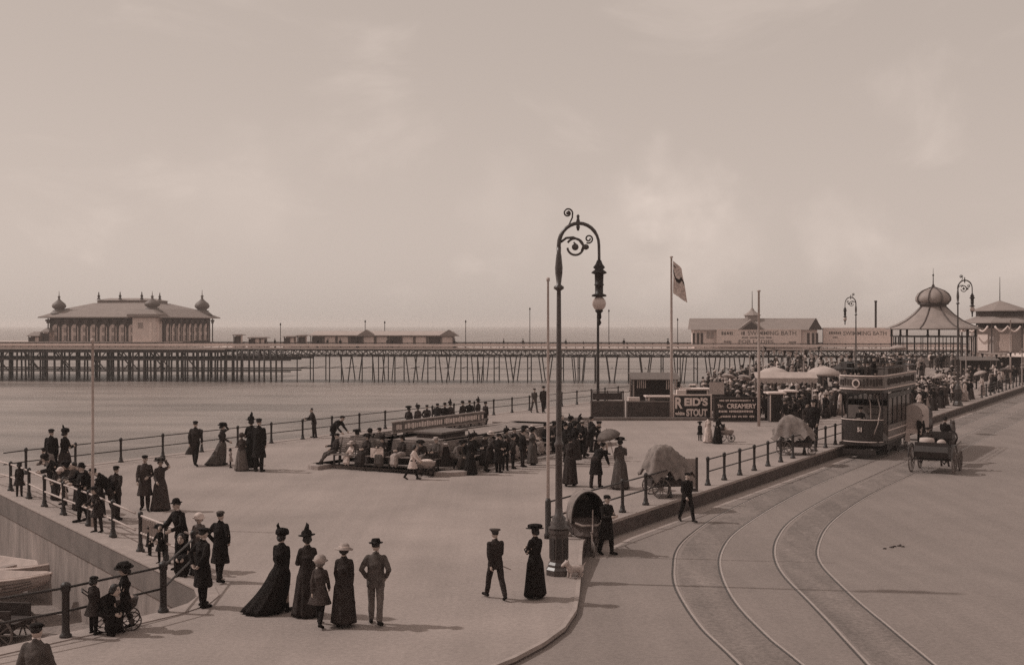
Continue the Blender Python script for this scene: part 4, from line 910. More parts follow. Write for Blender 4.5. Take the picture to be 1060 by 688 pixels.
for i, (px_, Y, z, w, lab) in enumerate(((656, 75.6, 1.35, .75, 'pale boxes stacked behind the dark hoarding below the striped stall'), (705, 76.2, 1.8, .62, 'pale boxes stacked just right of the flagpole behind the stout sign'))):
    g = thing('crate_stack', lab, 'crates', at(px_, Y))
    for k in range(4): mb = MB(); mb.box((0, 0, (k + .5) * z / 4), (w, .5, z / 4 - .03)); mb.build('crate', 'wood_mid' if k < 3 else 'board_pale', g)
g = thing('notice_board', 'white notice propped above the left end of the creamery board', 'notice board', at(742, 75.2))
mb = MB(); mb.box((0, 0, 1.95), (.95, .05, .8)); mb.build('panel', 'canvas_white', g); mb = MB()
for x in (-.38, .38): mb.box((x, .06, 1.0), (.06, .06, 2.0))
mb.build('post', 'wood_dark', g)
def booth(px_, Y, w, h, label, m='wood_mid', cat='booth'):
    g = thing('booth', label, cat, at(px_, Y)); mb = MB(); mb.box((0, 0, h / 2), (w, 1.2, h)); mb.build('body', m, g)
    mb = MB(); mb.box((0, -.02, h + .04), (w + .2, 1.4, .09)); mb.build('roof', 'board_pale', g); mb = MB(); mb.box((.1 * w, -.63, h * .5), (w * .55, .06, h * .75)); mb.build('hatch', 'board_black', g)
    mb = MB(); 
    for s in (-1, 1): mb.box((s * w * .44, -.63, h * .5), (w * .06, .07, h * .94))
    mb.build('trim', 'board_pale', g); return g
booth(802, 73, .95, 1.75, 'dark booth with pale edges just right of the bare pale pole', 'wood_dark')
booth(816, 75, .8, 1.75, 'dark narrow booth behind the second canvas-covered chair', 'wood_dark')
booth(682, 76.8, 1.7, 1.3, 'dark low booth under the striped stall')
booth(718, 77.5, 1.9, 1.75, 'dark booth rising behind the stout hoarding', 'wood_dark')
g = stall(at(812, 84), 4.2, .8, 2.3, 'stall with long pale scalloped valance beyond the bare pole', 'canvas_white', scallop=True, sides=False)
stall(at(1010, 126), 4., 1.6, 2.3, 'low dark-roofed stall in the crowd under the bandstand lamp', 'wood_mid')
stall(at(1036, 140), 6., 1.6, 2.3, 'pale-roofed stall before the scalloped pavilion', 'board_pale')

def bunting(a, b, zt, sag, label):
    g = thing('bunting', label, 'bunting', a); d = b - a; rd_ = random.Random(int(a.x * 7))
    for q in (V(), d): mb = MB(); mb.lathe([(.07, 0), (.05, zt), (.08, zt + .04), (.01, zt + .12)], 7); o = mb.build('post', 'wood_pale', g); o.location = q
    pt = lambda t: d * t + V((0, 0, zt - sag * 4 * t * (1 - t)))
    mb = MB(); mb.tube([pt(i / 16) for i in range(17)], .025, 5); mb.build('rope', 'wood_dark', g); n = int(d.length / .42)
    mb = MB(); x = d.normalized()
    for k in range(n):
        p = pt((k + .5) / n); w = .15; mb.rings([[p - x * w + V((0, y, 0)), p + x * w + V((0, y, 0)), p + V((rd_.uniform(-.05, .05), y + rd_.uniform(-.06, .06), -.42))] for y in (-.012, .012)], k % 3 and 1 or 0)
    me = mb.mesh('pennants', ['cloth_dark', 'canvas_white']); link('pennants', me, g)
for p0, p1, Y, zt, sag, lab in ((776, 832, 93, 3.5, -.55, 'arched string of pennants above the crowd right of the bare pole'), (832, 884, 97, 3.9, .5, 'drooping string of pennants between the awning and the tram'), (790, 850, 112, 4.0, .45, 'farther string of pennants under the pier girder'), (1000, 1058, 112, 3.7, .5, 'string of pennants across the crowd before the scalloped pavilion')):
    bunting(at(p0, Y), at(p1, Y), zt, sag, lab)
for i, (px_, Y, lab) in enumerate(((801, 88, 'pale market umbrella left of the arched pennants'), (852, 90, 'pale market umbrella beyond the knot of people by the tram'), (878, 100, 'dark market umbrella behind the front of the tram'))):
    g = thing('market_umbrella', lab, 'umbrella', at(px_, Y)); mb = MB(); mb.tube([(0, 0, 0), (0, 0, 2.95)], .035, 6); mb.build('pole', 'wood_pale', g)
    mb = MB(); mb.rings([[V((r * (1 if k % 2 else .94) * cos(2 * pi * k / 16), r * (1 if k % 2 else .94) * sin(2 * pi * k / 16), z)) for k in range(16)] for r, z in ((1.35, 2.15), (1.3, 2.35), (.8, 2.68), (.05, 2.9), (.05, 2.87), (.78, 2.64), (1.27, 2.32), (1.33, 2.16))], 0, True); mb.build('canopy', 'canvas_dark' if i == 2 else 'canvas_white', g, True)
# ------------------------------------------------------------------ seating island
I0 = V((-2.2, 45.9, 0)); EX = V((.5205, .854, 0)); EY = V((-.93, .367, 0)).normalized()
LX, LY = 15.2, 7.4
def IP(x, y, z=0.): return I0 + EX * x + EY * y + V((0, 0, z))
def round_poly(inset, r=1.0):
    c = []; A = [(inset, inset), (LX - inset, inset), (LX - inset, LY - inset), (inset, LY - inset)]
    for i, (x, y) in enumerate(A):
        dx, dy = (1 if i in (0, 3) else -1), (1 if i in (0, 1) else -1)
        for k in range(5):
            a = pi / 2 * k / 4; s, t = (1 - sin(a), 1 - cos(a)) if i in (0, 2) else (1 - cos(a), 1 - sin(a))
            c.append(IP(x + dx * s * r, y + dy * t * r))
    return [(p.x, p.y) for p in c]
isl = thing('seating_island', 'raised kerbed island with low central wall surrounded by outward-facing benches', 'island')
mb = MB(); mb.prism(round_poly(0), -.05, .17); k_ = mb.build('plinth', 'kerb_stone', isl)
mb = MB(); mb.prism(round_poly(1.55, .7), .171, 1.02); mb.build('wall', 'hoarding_dark', isl)
mb = MB(); mb.prism(round_poly(1.4, .8), 1.021, 1.12); mb.build('coping', 'kerb_stone', isl)
mb = MB(); mb.prism(round_poly(2.1, .6), 1.121, 1.14); mb.build('roof', 'concrete', isl)
g = thing('roof_hatch', 'flat dark-sided hatch on the roof of the seating island', 'hatch', IP(4.6, 3.6, 1.14), atan2(EX.y, EX.x))
mb = MB(); mb.box((0, 0, .1), (1.9, 1.3, .2)); mb.build('curb', 'wood_dark', g); mb = MB(); mb.box((0, 0, .24), (2.1, 1.5, .08)); mb.build('lid', 'wood_mid', g)
g = thing('sign_board', 'long weathered sign board standing along the roof of the seating island', 'sign board', IP(3.4, 5.2, 1.14), atan2(EX.y, EX.x))
mb = MB(); mb.box((3.7, 0, .42), (7.4, .07, .42)); mb.build('panel', 'wood_mid', g); mb = MB(); mb.box((3.7, 0, .66), (7.5, .12, .05)); mb.box((3.7, 0, .18), (7.5, .12, .05)); mb.build('frame', 'wood_pale', g)
mb = MB(); r_ = random.Random(21); illegible(mb, .2, 7.2, .42, .26, -.045, r_); mb.build('worn_lettering', 'board_pale', g)
mb = MB()
for x in (.3, 2, 3.7, 5.4, 7.1): mb.box((x, .06, .1), (.09, .09, .2))
mb.build('post', 'wood_dark', g)
def bench(loc, rz, L, label):
    g = thing('bench', label, 'bench', loc, rz, 'benches round the seating island')            # faces local -Y
    mb = MB()
    for k in range(5): mb.box((0, -.42 + k * .1, .45), (L, .075, .035))
    mb.build('seat', 'bench_slat', g); mb = MB()
    for k in range(8): mb.box((0, .06 + k * .03, .55 + k * .078), (L, .03, .06))
    mb.build('backrest', 'bench_slat', g)
    n = 3
    for k in range(n):
        x = -L / 2 + .15 + k * (L - .3) / (n - 1); mb = MB(); mb.beam((x, -.4, 0), (x, -.4, .43), .06); mb.beam((x, .02, 0), (x, .06, .5), .06); mb.beam((x, .09, .5), (x, .32, 1.12), .05); mb.beam((x, -.42, .41), (x, .08, .41), .05); mb.tube([(x, -.4, .45), (x, -.42, .66), (x, -.1, .68), (x, .12, .66)], .022, 6); mb.build('leg_frame', 'iron_dark', g)
    return g
aL = atan2(-EY.y, -EY.x); aR = atan2(EX.y, EX.x)
BL = [(2.5, 1.0, 'bench on the camera side of the island, nearest its rounded corner'), (5.1, 1.0, 'bench at the left end of the island with a man sprawled on it')]
for y, x, lab in BL: bench(IP(x, y, .17), aL, 2.35, lab)
for x, lab in ((2.75, 'first bench along the road side of the island, by the rounded corner'), (9.9, 'third bench along the road side of the island, behind the tall lamp'), (12.9, 'last bench along the road side, under the dense seated group')):
    bench(IP(x, 1.0, .17), aR, 2.9 if x < 12 else 2.3, lab)
def deck_chair(loc, rz, label):
    g = thing('deck_chair', label, 'deck chair', loc, rz, 'deck chairs on the road side of the island'); mb = MB()
    for x in (-.27, .27): mb.beam((x, -.5, .04), (x, .52, 1.02), .045); mb.beam((x * .92, .42, .04), (x * .92, -.42, .5), .045)
    for y, z in ((.52, 1.0), (-.42, .5), (-.46, .06), (.4, .06)): mb.beam((-.29, y, z), (.29, y, z), .04)
    mb.build('frame', 'wood_pale', g); mb = MB(); prof = [(-.42, .5), (-.25, .36), (-.05, .31), (.15, .42), (.35, .72), (.52, 1.0)]
    mb.rings([[V((-.25, y, z)), V((.25, y, z)), V((.25, y + .01, z + .02)), V((-.25, y + .01, z + .02))] for y, z in prof]); mb.build('canvas_sling', 'canvas', g, True)
for x, lab in ((5.5, 'deck chair under the woman in brown and pale skirt'), (6.3, 'deck chair with the man slumped in a dark cap'), (7.1, 'deck chair under the woman in the pale blouse'), (7.8, 'deck chair under the girl in the white frock')): deck_chair(IP(x, .9, .17), aR, lab)
for x, lab in ((3.4, 'bench on the sea side of the island, nearest us'), (7.4, 'bench in the middle of the sea side of the island'), (11.3, 'far bench on the sea side of the island')): bench(IP(x, LY - 1.0, .17), aR + pi, 3.2, lab)
# ------------------------------------------------------------------ wheels, tram, carriage, horse
def wheel(parent, c, r, m='wood_dark', spokes=10, w=.05, axis='x', name='wheel', hub=.07):
    mb = MB(); mb.tube([(0, r * cos(2 * pi * k / 24), r * sin(2 * pi * k / 24)) for k in range(24)], w * .55, 6, 0, True)
    mb.tube([(-w * 1.3, 0, 0), (w * 1.3, 0, 0)], hub, 10)
    for k in range(spokes): a = 2 * pi * k / spokes; mb.beam((0, hub * .6 * cos(a), hub * .6 * sin(a)), (0, r * cos(a), r * sin(a)), w * .5)
    if axis == 'y': mb.v = [(y, x, z) for x, y, z in mb.v]
    o = mb.build(name, m, parent); o.location = c; return o
TR = V((17.0, 56.4, 0)); TR.z = zroad(56)
def tram():
    g = thing('tram', 'open-topped double-deck tram coming towards us along the kerb', 'tram', TR, ROADROT); w = 1.03; g.scale = (1, 1, 1.11)
    mb = MB(); mb.box((0, 4.2, .42), (1.5, 3.2, .34)); mb.box((0, 4.2, .25), (1.7, .1, .14)); mb.box((0, .1, .34), (1.6, .12, .2)); mb.box((0, .35, .18), (1.5, .08, .14)); tk = mb.build('truck', 'tram_dark', g)
    for y in (3.2, 5.2):
        for s in (-1, 1): wheel(tk, (s * .62, y, .38), .37, 'tram_dark', 6, .09)
    mb = MB(); mb.box((0, 4.2, .66), (2 * w - .06, 8.0, .12)); mb.build('floor', 'tram_dark', g)
    mb = MB()
    for s in (-1, 1): mb.box((s * (w - .03), 4.2, 1.08), (.06, 5.0, .7))
    for y in (1.72, 6.68): mb.box((0, y, 1.5), (2 * w - .14, .06, 1.6))
    mb.build('saloon_panel', 'tram_panel', g)
    mb = MB()
    for s in (-1, 1):
        for z in (.86, 1.2): mb.box((s * (w + .004), 4.2, z), (.02, 5.02, .05))
    mb.build('beading', 'board_pale', g)
    mb = MB()
    for s in (-1, 1):
        for k in range(6): mb.box((s * (w - .03), 1.74 + k * .984, 2.13), (.07, .1, 1.4))
        mb.box((s * (w - .03), 4.2, 2.74), (.072, 5.06, .22))
    mb.build('pillars', 'tram_dark', g)
    for s in (-1, 1):
        for k in range(5): mb = MB(); mb.box((s * (w - .035), 2.23 + k * .984, 2.03), (.02, .86, 1.18)); mb.build('window', 'glass', g)
    def oval(z, k=1., e=.0, y0=.0, y1=8.4, n=10, ww=None):
        W = (ww or w) * k; P = []
        for i in range(n + 1): a = pi * i / n; P.append(V((-W * cos(a), y0 + .75 - (.75 + e) * sin(a), z)))
        for i in range(n + 1): a = pi * i / n; P.append(V((W * cos(a), y1 - .75 + (.75 + e) * sin(a), z)))
        return P
    for y0, sg in ((.12, 1), (8.28, -1)):                       # dashes at both ends
        mb = MB(); rr = []
        for rad, zz in ((w, .72), (w, 1.78), (w - .05, 1.78), (w - .05, .72)): rr.append([V((-rad * cos(pi * (.06 + .88 * i / 14)), y0 + sg * (.7 - .7 * sin(pi * (.06 + .88 * i / 14)) * rad / w), zz)) for i in range(15)])
        mb.rings(rr, 0, False, True); d = mb.build('dash_panel', 'tram_dark', g, False)
        for zz in (.76, 1.74): mb = MB(); mb.tube([(-(w + .012) * cos(pi * (.06 + .88 * i / 14)), y0 + sg * (.7 - .712 * sin(pi * (.06 + .88 * i / 14))), zz) for i in range(15)], .022, 6); mb.build('lining', 'board_pale', d)
        if sg == 1: lettering('fleet_number', [('51', .26, .02, 1.3, y0 - .03, None, .01)], 'board_pale', d)
        mb = MB()
        for x in (-w + .05, w - .05): mb.tube([(x, y0 + sg * .55, .7), (x, y0 + sg * .55, 2.95)], .035, 6)
        mb.tube([(.12, y0 + sg * .25, 1.75), (.12, y0 + sg * .25, 1.25)], .06, 8); mb.build('platform_post', 'iron_dark', g)
    mb = MB(); mb.tube([(.55, .3, .8), (.85, .35, 1.6), (.88, .7, 2.2), (.6, 1.2, 2.75), (.35, 1.45, 2.95)], .03, 7); mb.tube([(.3, .35, .8), (.42, .7, 1.7), (.3, 1.1, 2.4), (.1, 1.4, 2.9)], .03, 7); mb.build('stair_rail', 'iron_pale', g, True)
    mb = MB()
    for k in range(8): a = k / 7; mb.box((.62 - .2 * a, .45 + 1.0 * a, .75 + 2.1 * a), (.55, .2, .05))
    mb.build('staircase', 'tram_dark', g)
    mb = MB(); mb.rings([oval(2.92, 1.04), oval(3.04, 1.04)]); mb.build('upper_deck', 'tram_dark', g)
    mb = MB(); mb.rings([oval(3.05, 1.06), oval(3.72, 1.06), oval(3.72, 1.02), oval(3.05, 1.02)], 0, False, True); db = mb.build('decency_board', 'tram_panel', g)
    mb = MB()
    for zz in (3.1, 3.68): mb.tube(oval(zz, 1.07, .012), .03, 6, 0, True)
    mb.build('trim', 'board_pale', db)
    mb = MB(); P = oval(3.4, 1.075, .03); r_ = random.Random(4)
    for i in range(1, 9):
        a, b = P[i], P[i + 1]
        if i in (4,): continue
        c = a.lerp(b, .5); t = atan2((b - a).y, (b - a).x)
        for q in (.25, .75): c = a.lerp(b, q); mb.box((c.x, c.y, 3.4 + r_.uniform(-.03, .03)), (.09, .02, r_.uniform(.22, .34)), t)
    for s in (-1, 1):
        y = 1.3
        while y < 7.2: mb.box((s * w * 1.075, y, 3.4), (.02, .12, r_.uniform(.2, .34))); y += .24
    mb.build('worn_lettering', 'wood_dark', db)
    mb = MB(); mb.tube([(-.1, -.12, 3.36), (-.1, -.02, 3.36)], [.19, .15], 16); hl = mb.build('headlamp', 'white_paint', db, False); mb = MB(); mb.tube([(-.1, -.135, 3.36), (-.1, -.12, 3.36)], .13, 14); mb.build('lens', 'glass', hl)
    mb = MB()
    for zz in (4.0, 4.25): mb.tube(oval(zz, 1.02), .025, 6, 0, True)
    for p in oval(3.7, 1.02)[::2]: mb.tube([p, p + V((0, 0, .55))], .02, 5)
    mb.build('deck_rail', 'iron_dark', g)
    for k in range(6):
        for s in (-1, 1): mb = MB(); mb.box((s * .52, 2 + k * .85, 3.42), (.75, .4, .06)); mb.box((s * .52, 2.2 + k * .85, 3.72), (.75, .05, .6)); mb.box((s * .52, 2 + k * .85, 3.2), (.6, .06, .4)); mb.build('seat', 'wood_mid', g)
    return g
TRAM = tram()
def TL(x, y, z): return TR + M.Rotation(ROADROT, 4, 'Z') @ V((x, y, z * 1.11))
CA = GR(966, 489)
def carriage():
    g = thing('horse_carriage', 'dark four-wheeled horse carriage seen from behind on the roadway', 'carriage', CA, ROADROT)
    def L(p): return p
    # the carriage drives away from us: its front is local +Y
    mb = MB(); pr = [(-.5, 1.22), (-.62, .98), (-.5, .72), (.2, .6), (1.0, .62), (1.5, .8), (1.55, 1.15), (.9, .95), (.2, 1.0)]
    mb.prism(pr, -.72, .72); me = mb.mesh('body', ['tram_dark'])
    for v in me.vertices: p = v.co.copy(); v.co = (p.z, p.x, p.y)
    link('body', me, g)
    mb = MB(); mb.box((0, -.1, 1.15), (1.35, .5, .14)); mb.box((0, -.42, 1.28), (1.4, .1, .2)); mb.build('rear_seat', 'canvas_dark', g)
    mb = MB(); mb.box((0, 1.35, 1.42), (1.2, .45, .1)); mb.box((0, 1.12, 1.6), (1.2, .06, .3)); mb.box((0, 1.35, 1.2), (.9, .3, .36)); mb.build('driver_seat', 'canvas_dark', g)
    for s in (-1, 1):
        wheel(g, (s * .92, -.1, .6), .58, 'wood_mid', 12, .06); wheel(g, (s * .88, 1.5, .46), .44, 'wood_mid', 10, .06)
        mb = MB(); mb.tube([(s * .92, -.1 + .66 * cos(R(a)), .6 + .68 * sin(R(a))) for a in range(20, 171, 15)], .035, 6); mb.build('mudguard', 'tram_dark', g)
        mb = MB(); mb.tube([(s * .5, 1.7, .6), (s * .48, 2.6, .95), (s * .42, 4.2, 1.05)], .035, 6); mb.build('shaft', 'wood_mid', g)
    mb = MB(); mb.tube([(-.9, -.1, .6), (.9, -.1, .6)], .04, 8); mb.tube([(-.86, 1.5, .46), (.86, 1.5, .46)], .04, 8)
    for s in (-1, 1): mb.tube([(s * .5, -.6, .58), (s * .5, -.1, .42), (s * .5, .4, .58)], .03, 6); mb.tube([(s * .5, 1.1, .55), (s * .5, 1.5, .36), (s * .5, 1.9, .55)], .03, 6)
    mb.build('axle', 'iron_dark', g)
    return g
CARR = carriage()
def CL(x, y, z): return CA + M.Rotation(ROADROT, 4, 'Z') @ V((x, y, z))
g = tag(remesh((lambda mb: (mb.limb([(-.3, 0, .12), (.3, 0, .12)], (.17, .17), 12), mb)[1])(MB()), 'basket', ['straw'], .02), None) if 0 else None
mb = MB(); mb.lathe([(.25, 0), (.3, .03), (.32, .22), (.3, .24), (.3, .3), (.04, .33)], 18, mod=lambda a: 1 + .02 * cos(40 * pi * a)); o = mb.build('basket', 'straw', None, True); o.location = CL(-.25, -.1, 1.24); tag(o, 'round pale lidded basket on the left of the carriage seat', 'basket')
mb = MB(); mb.ball((0, 0, .15), (.2, .17, .16), 14, 9); o = shade(mb.build('bundle', 'canvas_white')); o.location = CL(.4, -.25, 1.22); tag(o, 'white rounded bundle on the right of the carriage seat', 'bundle')
def horse_mesh():
    mb = MB()
    mb.limb([(0, -.6, 1.2), (0, 0, 1.14), (0, .58, 1.22)], (.26, .3, .29), 14); mb.limb([(0, -.7, 1.3), (0, -1.0, 1.62), (0, -1.18, 1.86)], (.22, .15, .11)); mb.limb([(0, -1.15, 1.9), (0, -1.36, 1.72), (0, -1.55, 1.48)], (.125, .1, .075))
    for s in (-1, 1):
        mb.limb([(s * .07, -1.1, 1.98), (s * .08, -1.1, 2.12)], (.04, .012), 7)
        mb.limb([(s * .16, -.66, 1.05), (s * .15, -.68, .58), (s * .15, -.66, .12), (s * .15, -.72, .05)], (.12, .065, .045, .06)); mb.limb([(s * .17, .6, 1.12), (s * .17, .48, .76), (s * .16, .74, .5), (s * .16, .68, .12), (s * .16, .62, .05)], (.19, .11, .06, .045, .06))
    mb.limb([(0, .84, 1.3), (0, .98, 1.0), (0, .96, .6)], (.05, .075, .03)); mb.limb([(0, -.85, 1.66), (0, -.65, 1.45)], (.05, .04)); return remesh(mb, 'horse', ['horse_coat'], .025, 3, .004)
hm_ = horse_mesh(); o = link('horse', hm_); o.location = CL(0, 3.3, 0); o.rotation_euler.z = ROADROT + pi; tag(o, 'dark horse in the shafts of the carriage, hidden behind it', 'horse')
mb = MB(); mb.tube([(s * .0 + .32 * cos(R(a)), -.55, 1.25 + .34 * sin(R(a))) for a in range(0, 360, 20) for s in (1,)], .04, 6, 0, True); mb.build('collar', 'canvas_dark', o)
# covered van beyond the tram
def van():
    p = V((21.5, 61.2, zroad(60))); g = thing('covered_van', 'white-covered cart standing in the road beside the tram', 'cart', p, ROADROT); g.scale = (.8, .9, .95)
    mb = MB(); rr = []
    for y in (-.9, -.3, .3, .9): rr.append([V((.62 * cos(R(a)) , y, 2.1 + .42 * sin(R(a)) + (.03 if abs(y) < .5 else 0))) for a in range(0, 181, 15)] + [V((-.62, y, 1.2)), V((.62, y, 1.2))])
    mb.rings(rr); mb.build('cover', 'canvas_white', g, False)
    mb = MB(); mb.box((0, 0, 1.05), (1.2, 1.9, .28)); mb.build('body', 'board_pale', g); mb = MB(); mb.box((-.3, -.98, .82), (.3, .05, .7)); mb.build('tailboard', 'board_pale', g)
    for s in (-1, 1): wheel(g, (s * .68, .1, .5), .48, 'wood_mid', 10, .06)
    mb = MB(); mb.tube([(-.68, .1, .5), (.68, .1, .5)], .04, 8); mb.build('axle', 'iron_dark', g)
    mb = MB()
    for s in (-1, 1): mb.tube([(s * .4, .9, .95), (s * .4, 2.6, .95)], .03, 6)
    mb.build('shaft', 'wood_mid', g)
    o = link('horse', hm_); o.location = p + M.Rotation(ROADROT, 4, 'Z') @ V((0, 2.4, 0)); o.rotation_euler.z = ROADROT + pi; tag(o, 'horse harnessed before the white-covered cart beyond the tram', 'horse')
van()
# ------------------------------------------------------------------ bath chairs, prams, boats
def bath_chair(loc, rz, label):
    g = thing('bath_chair', label, 'bath chair', loc, rz); g.scale = (1.14,) * 3            # front is local -Y
    mb = MB(); rr = []
    for z, hw, y0, y1 in ((.42, .26, -.5, .32), (.5, .33, -.6, .38), (.72, .36, -.42, .42), (.9, .37, -.2, .44)): rr.append([V((-hw, y1, z)), V((-hw, y0 * .6, z)), V((-hw * .55, y0, z)), V((hw * .55, y0, z)), V((hw, y0 * .6, z)), V((hw, y1, z))])
    mb.rings(rr); mb.build('body', 'wicker', g)
    # hood: pale outside, dark inside (a shell open to the front)
    def shell(k, m, name, par, dy=0.):
        mb = MB(); ring = []
        for i in range(9):
            a = R(-8 + 116 * i / 8); row = []
            for j in range(13):
                b = pi * j / 12; x = .44 * k * cos(b); rr_ = .22 + .5 * k * sin(b) ** .7
                row.append(V((x, .38 - rr_ * sin(a) * .95 + dy + .08, .88 + (.62 * k * sin(b) ** .6) * (.35 + .65 * cos(a - R(50))) )))
            ring.append(row)
        mb.add([p for r in ring for p in r], [(i * 13 + j, i * 13 + j + 1, (i + 1) * 13 + j + 1, (i + 1) * 13 + j) for i in range(8) for j in range(12)]); return mb.build(name, m, par, True)
    mb = MB(); rows = []
    for k_, y in ((1.0, -.38), (1.04, -.1), (1.0, .2), (.86, .44), (.5, .56)):
        rows.append([V((.43 * k_ * cos(pi * j / 14), y, .8 + .78 * k_ * sin(pi * j / 14) ** .75)) for j in range(15)])
    out = [p for r in rows for p in r]; n = 15
    F1 = [(i * n + j, i * n + j + 1, (i + 1) * n + j + 1, (i + 1) * n + j) for i in range(4) for j in range(n - 1)]
    mb.add(out, F1); mb.add([(p.x * .95, p.y + .012, .8 + (p.z - .8) * .965) for p in out], [tuple(reversed(f)) for f in F1], 1)
    mb.add([out[(4) * n + j] for j in range(n)], [tuple(range(n))], 0)
    rim = [rows[0][j] for j in range(n)]; mb.tube(rim, .022, 6, 1)
    me = mb.mesh('hood', ['canvas', 'canvas_dark'], True); link('hood', me, g)
    mb = MB(); mb.box((0, .1, .62), (.6, .5, .16)); mb.box((0, .36, .95), (.62, .12, .6)); mb.build('seat', 'canvas_dark', g)
    mb = MB(); mb.tube([(-.36, -.42, .82), (-.2, -.5, .76), (.2, -.5, .76), (.36, -.42, .82)], .03, 6); mb.build('apron_bar', 'wood_pale', g)
    for s in (-1, 1):
        wheel(g, (s * .46, .3, .4), .38, 'wood_mid', 12, .04)
        mb = MB(); mb.tube([(s * .4, .62, .42), (s * .42, .3, .34), (s * .4, -.1, .48)], .03, 6); mb.tube([(s * .36, .5, .95), (s * .38, .95, .95)], .025, 6); mb.build('spring', 'iron_pale', g, True)
    wheel(g, (0, -.75, .2), .19, 'wood_mid', 8, .035)
    mb = MB(); mb.tube([(0, -.75, .2), (0, -.7, .5), (0, -.62, .62)], .022, 6); mb.tube([(.02, -.68, .6), (.12, -.35, 1.12)], .018, 6); mb.tube([(-.46, .3, .4), (.46, .3, .4)], .025, 6); mb.build('steering_handle', 'wood_pale', g); return g
bath_chair(GR(605, 571), R(12), 'black-hooded bath chair on the road beside the tall street lamp')
def covered_chair(loc, rz, label, w=1.05, l=1.5, h=1.35, z0=.55, seed=1):
    g = thing('covered_chair', label, 'bath chair', loc, rz)
    mb = MB(); nu, nv = 26, 22; rd = random.Random(seed); ph = rd.uniform(0, 6)
    vs = []
    for j in range(nv + 1):
        v = j / nv * 2 - 1
        for i in range(nu + 1):
            u = i / nu * 2 - 1; e = max(abs(u) ** 3, abs(v) ** 3); drop = sstep(.35, 1., max(abs(u), abs(v)))
            x = u * l * .5 * (1 + .06 * sin(v * 8 + ph)); y = v * w * .5 * (1 + .05 * sin(u * 9 + ph)); top = h * (1 - .16 * u + .04 * cos(u * 5))
            z = top - (top - z0 - .12 * sin(u * 6 + v * 5 + ph)) * drop ** 1.3 * (.75 + .25 * abs(v)) + .06 * sin(u * 15 + v * 5 + ph) * (.35 + drop) + .035 * sin(v * 17 - u * 6) * (.3 + drop) + .05 * noise.noise(V((u * 4, v * 4, seed)))
            vs.append((x, y, z))
    fs = [(j * (nu + 1) + i, j * (nu + 1) + i + 1, (j + 1) * (nu + 1) + i + 1, (j + 1) * (nu + 1) + i) for j in range(nv) for i in range(nu)]
    n = len(vs); vs += [(x * .985, y * .985, z - .02) for x, y, z in vs]; fs += [tuple(k + n for k in reversed(f)) for f in fs]
    mb.add(vs, fs); mb.build('canvas_cover', 'canvas', g, True)
    mb = MB(); mb.box((0, 0, .5), (l * .8, w * .7, .24)); mb.box((-l * .28, 0, .85), (.12, w * .66, .6)); mb.box((.25, 0, .78), (.5, w * .6, .1)); mb.build('frame', 'wood_dark', g)
    for s in (-1, 1): wheel(g, (-l * .22, s * w * .46, .34), .33, 'wood_mid', 10, .045, 'y')
    wheel(g, (l * .42, 0, .2), .19, 'wood_mid', 8, .04, 'y')
    mb = MB(); mb.tube([(-l * .22, -w * .46, .34), (-l * .22, w * .46, .34)], .03, 6); mb.tube([(l * .42, 0, .2), (l * .3, 0, .5)], .03, 6); mb.build('axle', 'iron_dark', g); return g
covered_chair(G(690, 513), R(12), 'canvas-covered chair standing by the notice board and kerb railing', 1.2, 1.75, 1.72, .75, 3)
covered_chair(G(822, 470), R(-18), 'rounded canvas-covered chair near the kerb left of the tram', 1.3, 1.95, 1.72, .8, 9)
g = thing('notice_board', 'narrow pale notice board on a dark post at the kerb railing', 'notice board', UV(7.1, -.42), R(-12))
mb = MB(); mb.box((-.24, .0, .62), (.09, .09, 1.25)); mb.box((.24, 0, .62), (.09, .09, 1.25)); mb.box((0, 0, .06), (.55, .14, .1)); mb.build('post', 'wood_dark', g); mb = MB(); mb.box((0, 0, .67), (.38, .05, 1.05)); mb.build('panel', 'wood_pale', g)
def pram(loc, rz, label, hood='canvas_dark', body='wicker', r=.3, blanket='cloth_white', name='pram', cat='pram'):
    g = thing(name, label, cat, loc, rz); g.scale = (.84,) * 3       # faces local -Y, pushed from +Y
    mb = MB(); mb.rings([[V((x * w_, y * l_, z)) for x, y in ((-1, -1), (-.3, -1.12), (.3, -1.12), (1, -1), (1, 1), (.3, 1.12), (-.3, 1.12), (-1, 1))] for w_, l_, z in ((.13, .26, .42), (.2, .38, .55), (.22, .42, .74))]); mb.build('body', body, g)
    mb = MB(); mb.ball((0, -.05, .74), (.18, .33, .1), 12, 8); mb.build('blanket', blanket, g, True)
    if hood:
        mb = MB(); mb.rings([[V((.23 * cos(pi * j / 10), .1 + .36 * sin(R(a)) , .72 + .4 * sin(pi * j / 10) * cos(R(a)))) for j in range(11)] for a in (0, 25, 50, 75)], 0, True); mb.build('hood', hood, g, True)
    for s in (-1, 1):
        wheel(g, (s * .24, .28, r), r - .02, 'wood_dark', 8, .03); wheel(g, (s * .24, -.3, r * .75), r * .72, 'wood_dark', 8, .03)
    mb = MB()
    for s in (-1, 1): mb.tube([(s * .2, .35, .62), (s * .2, .8, 1.0)], .016, 6); mb.tube([(s * .22, .28, r), (s * .18, .2, .5)], .016, 6); mb.tube([(s * .22, -.3, r * .75), (s * .18, -.2, .5)], .016, 6)
    mb.tube([(-.2, .8, 1.0), (.2, .8, 1.0)], .02, 6); mb.tube([(-.24, .28, r), (.24, .28, r)], .015, 6); mb.tube([(-.24, -.3, r * .75), (.24, -.3, r * .75)], .015, 6); mb.build('frame', 'iron_dark', g); return g
pram(G(441, 493), R(80), 'light pushchair with a pale rug wheeled by the girl in white', None, 'wood_pale', name='pushchair', cat='pushchair')
pram(G(122, 651), R(112), 'low pushchair with white bundled rug against the near slipway railing', None, 'wood_dark', name='pushchair', cat='pushchair')
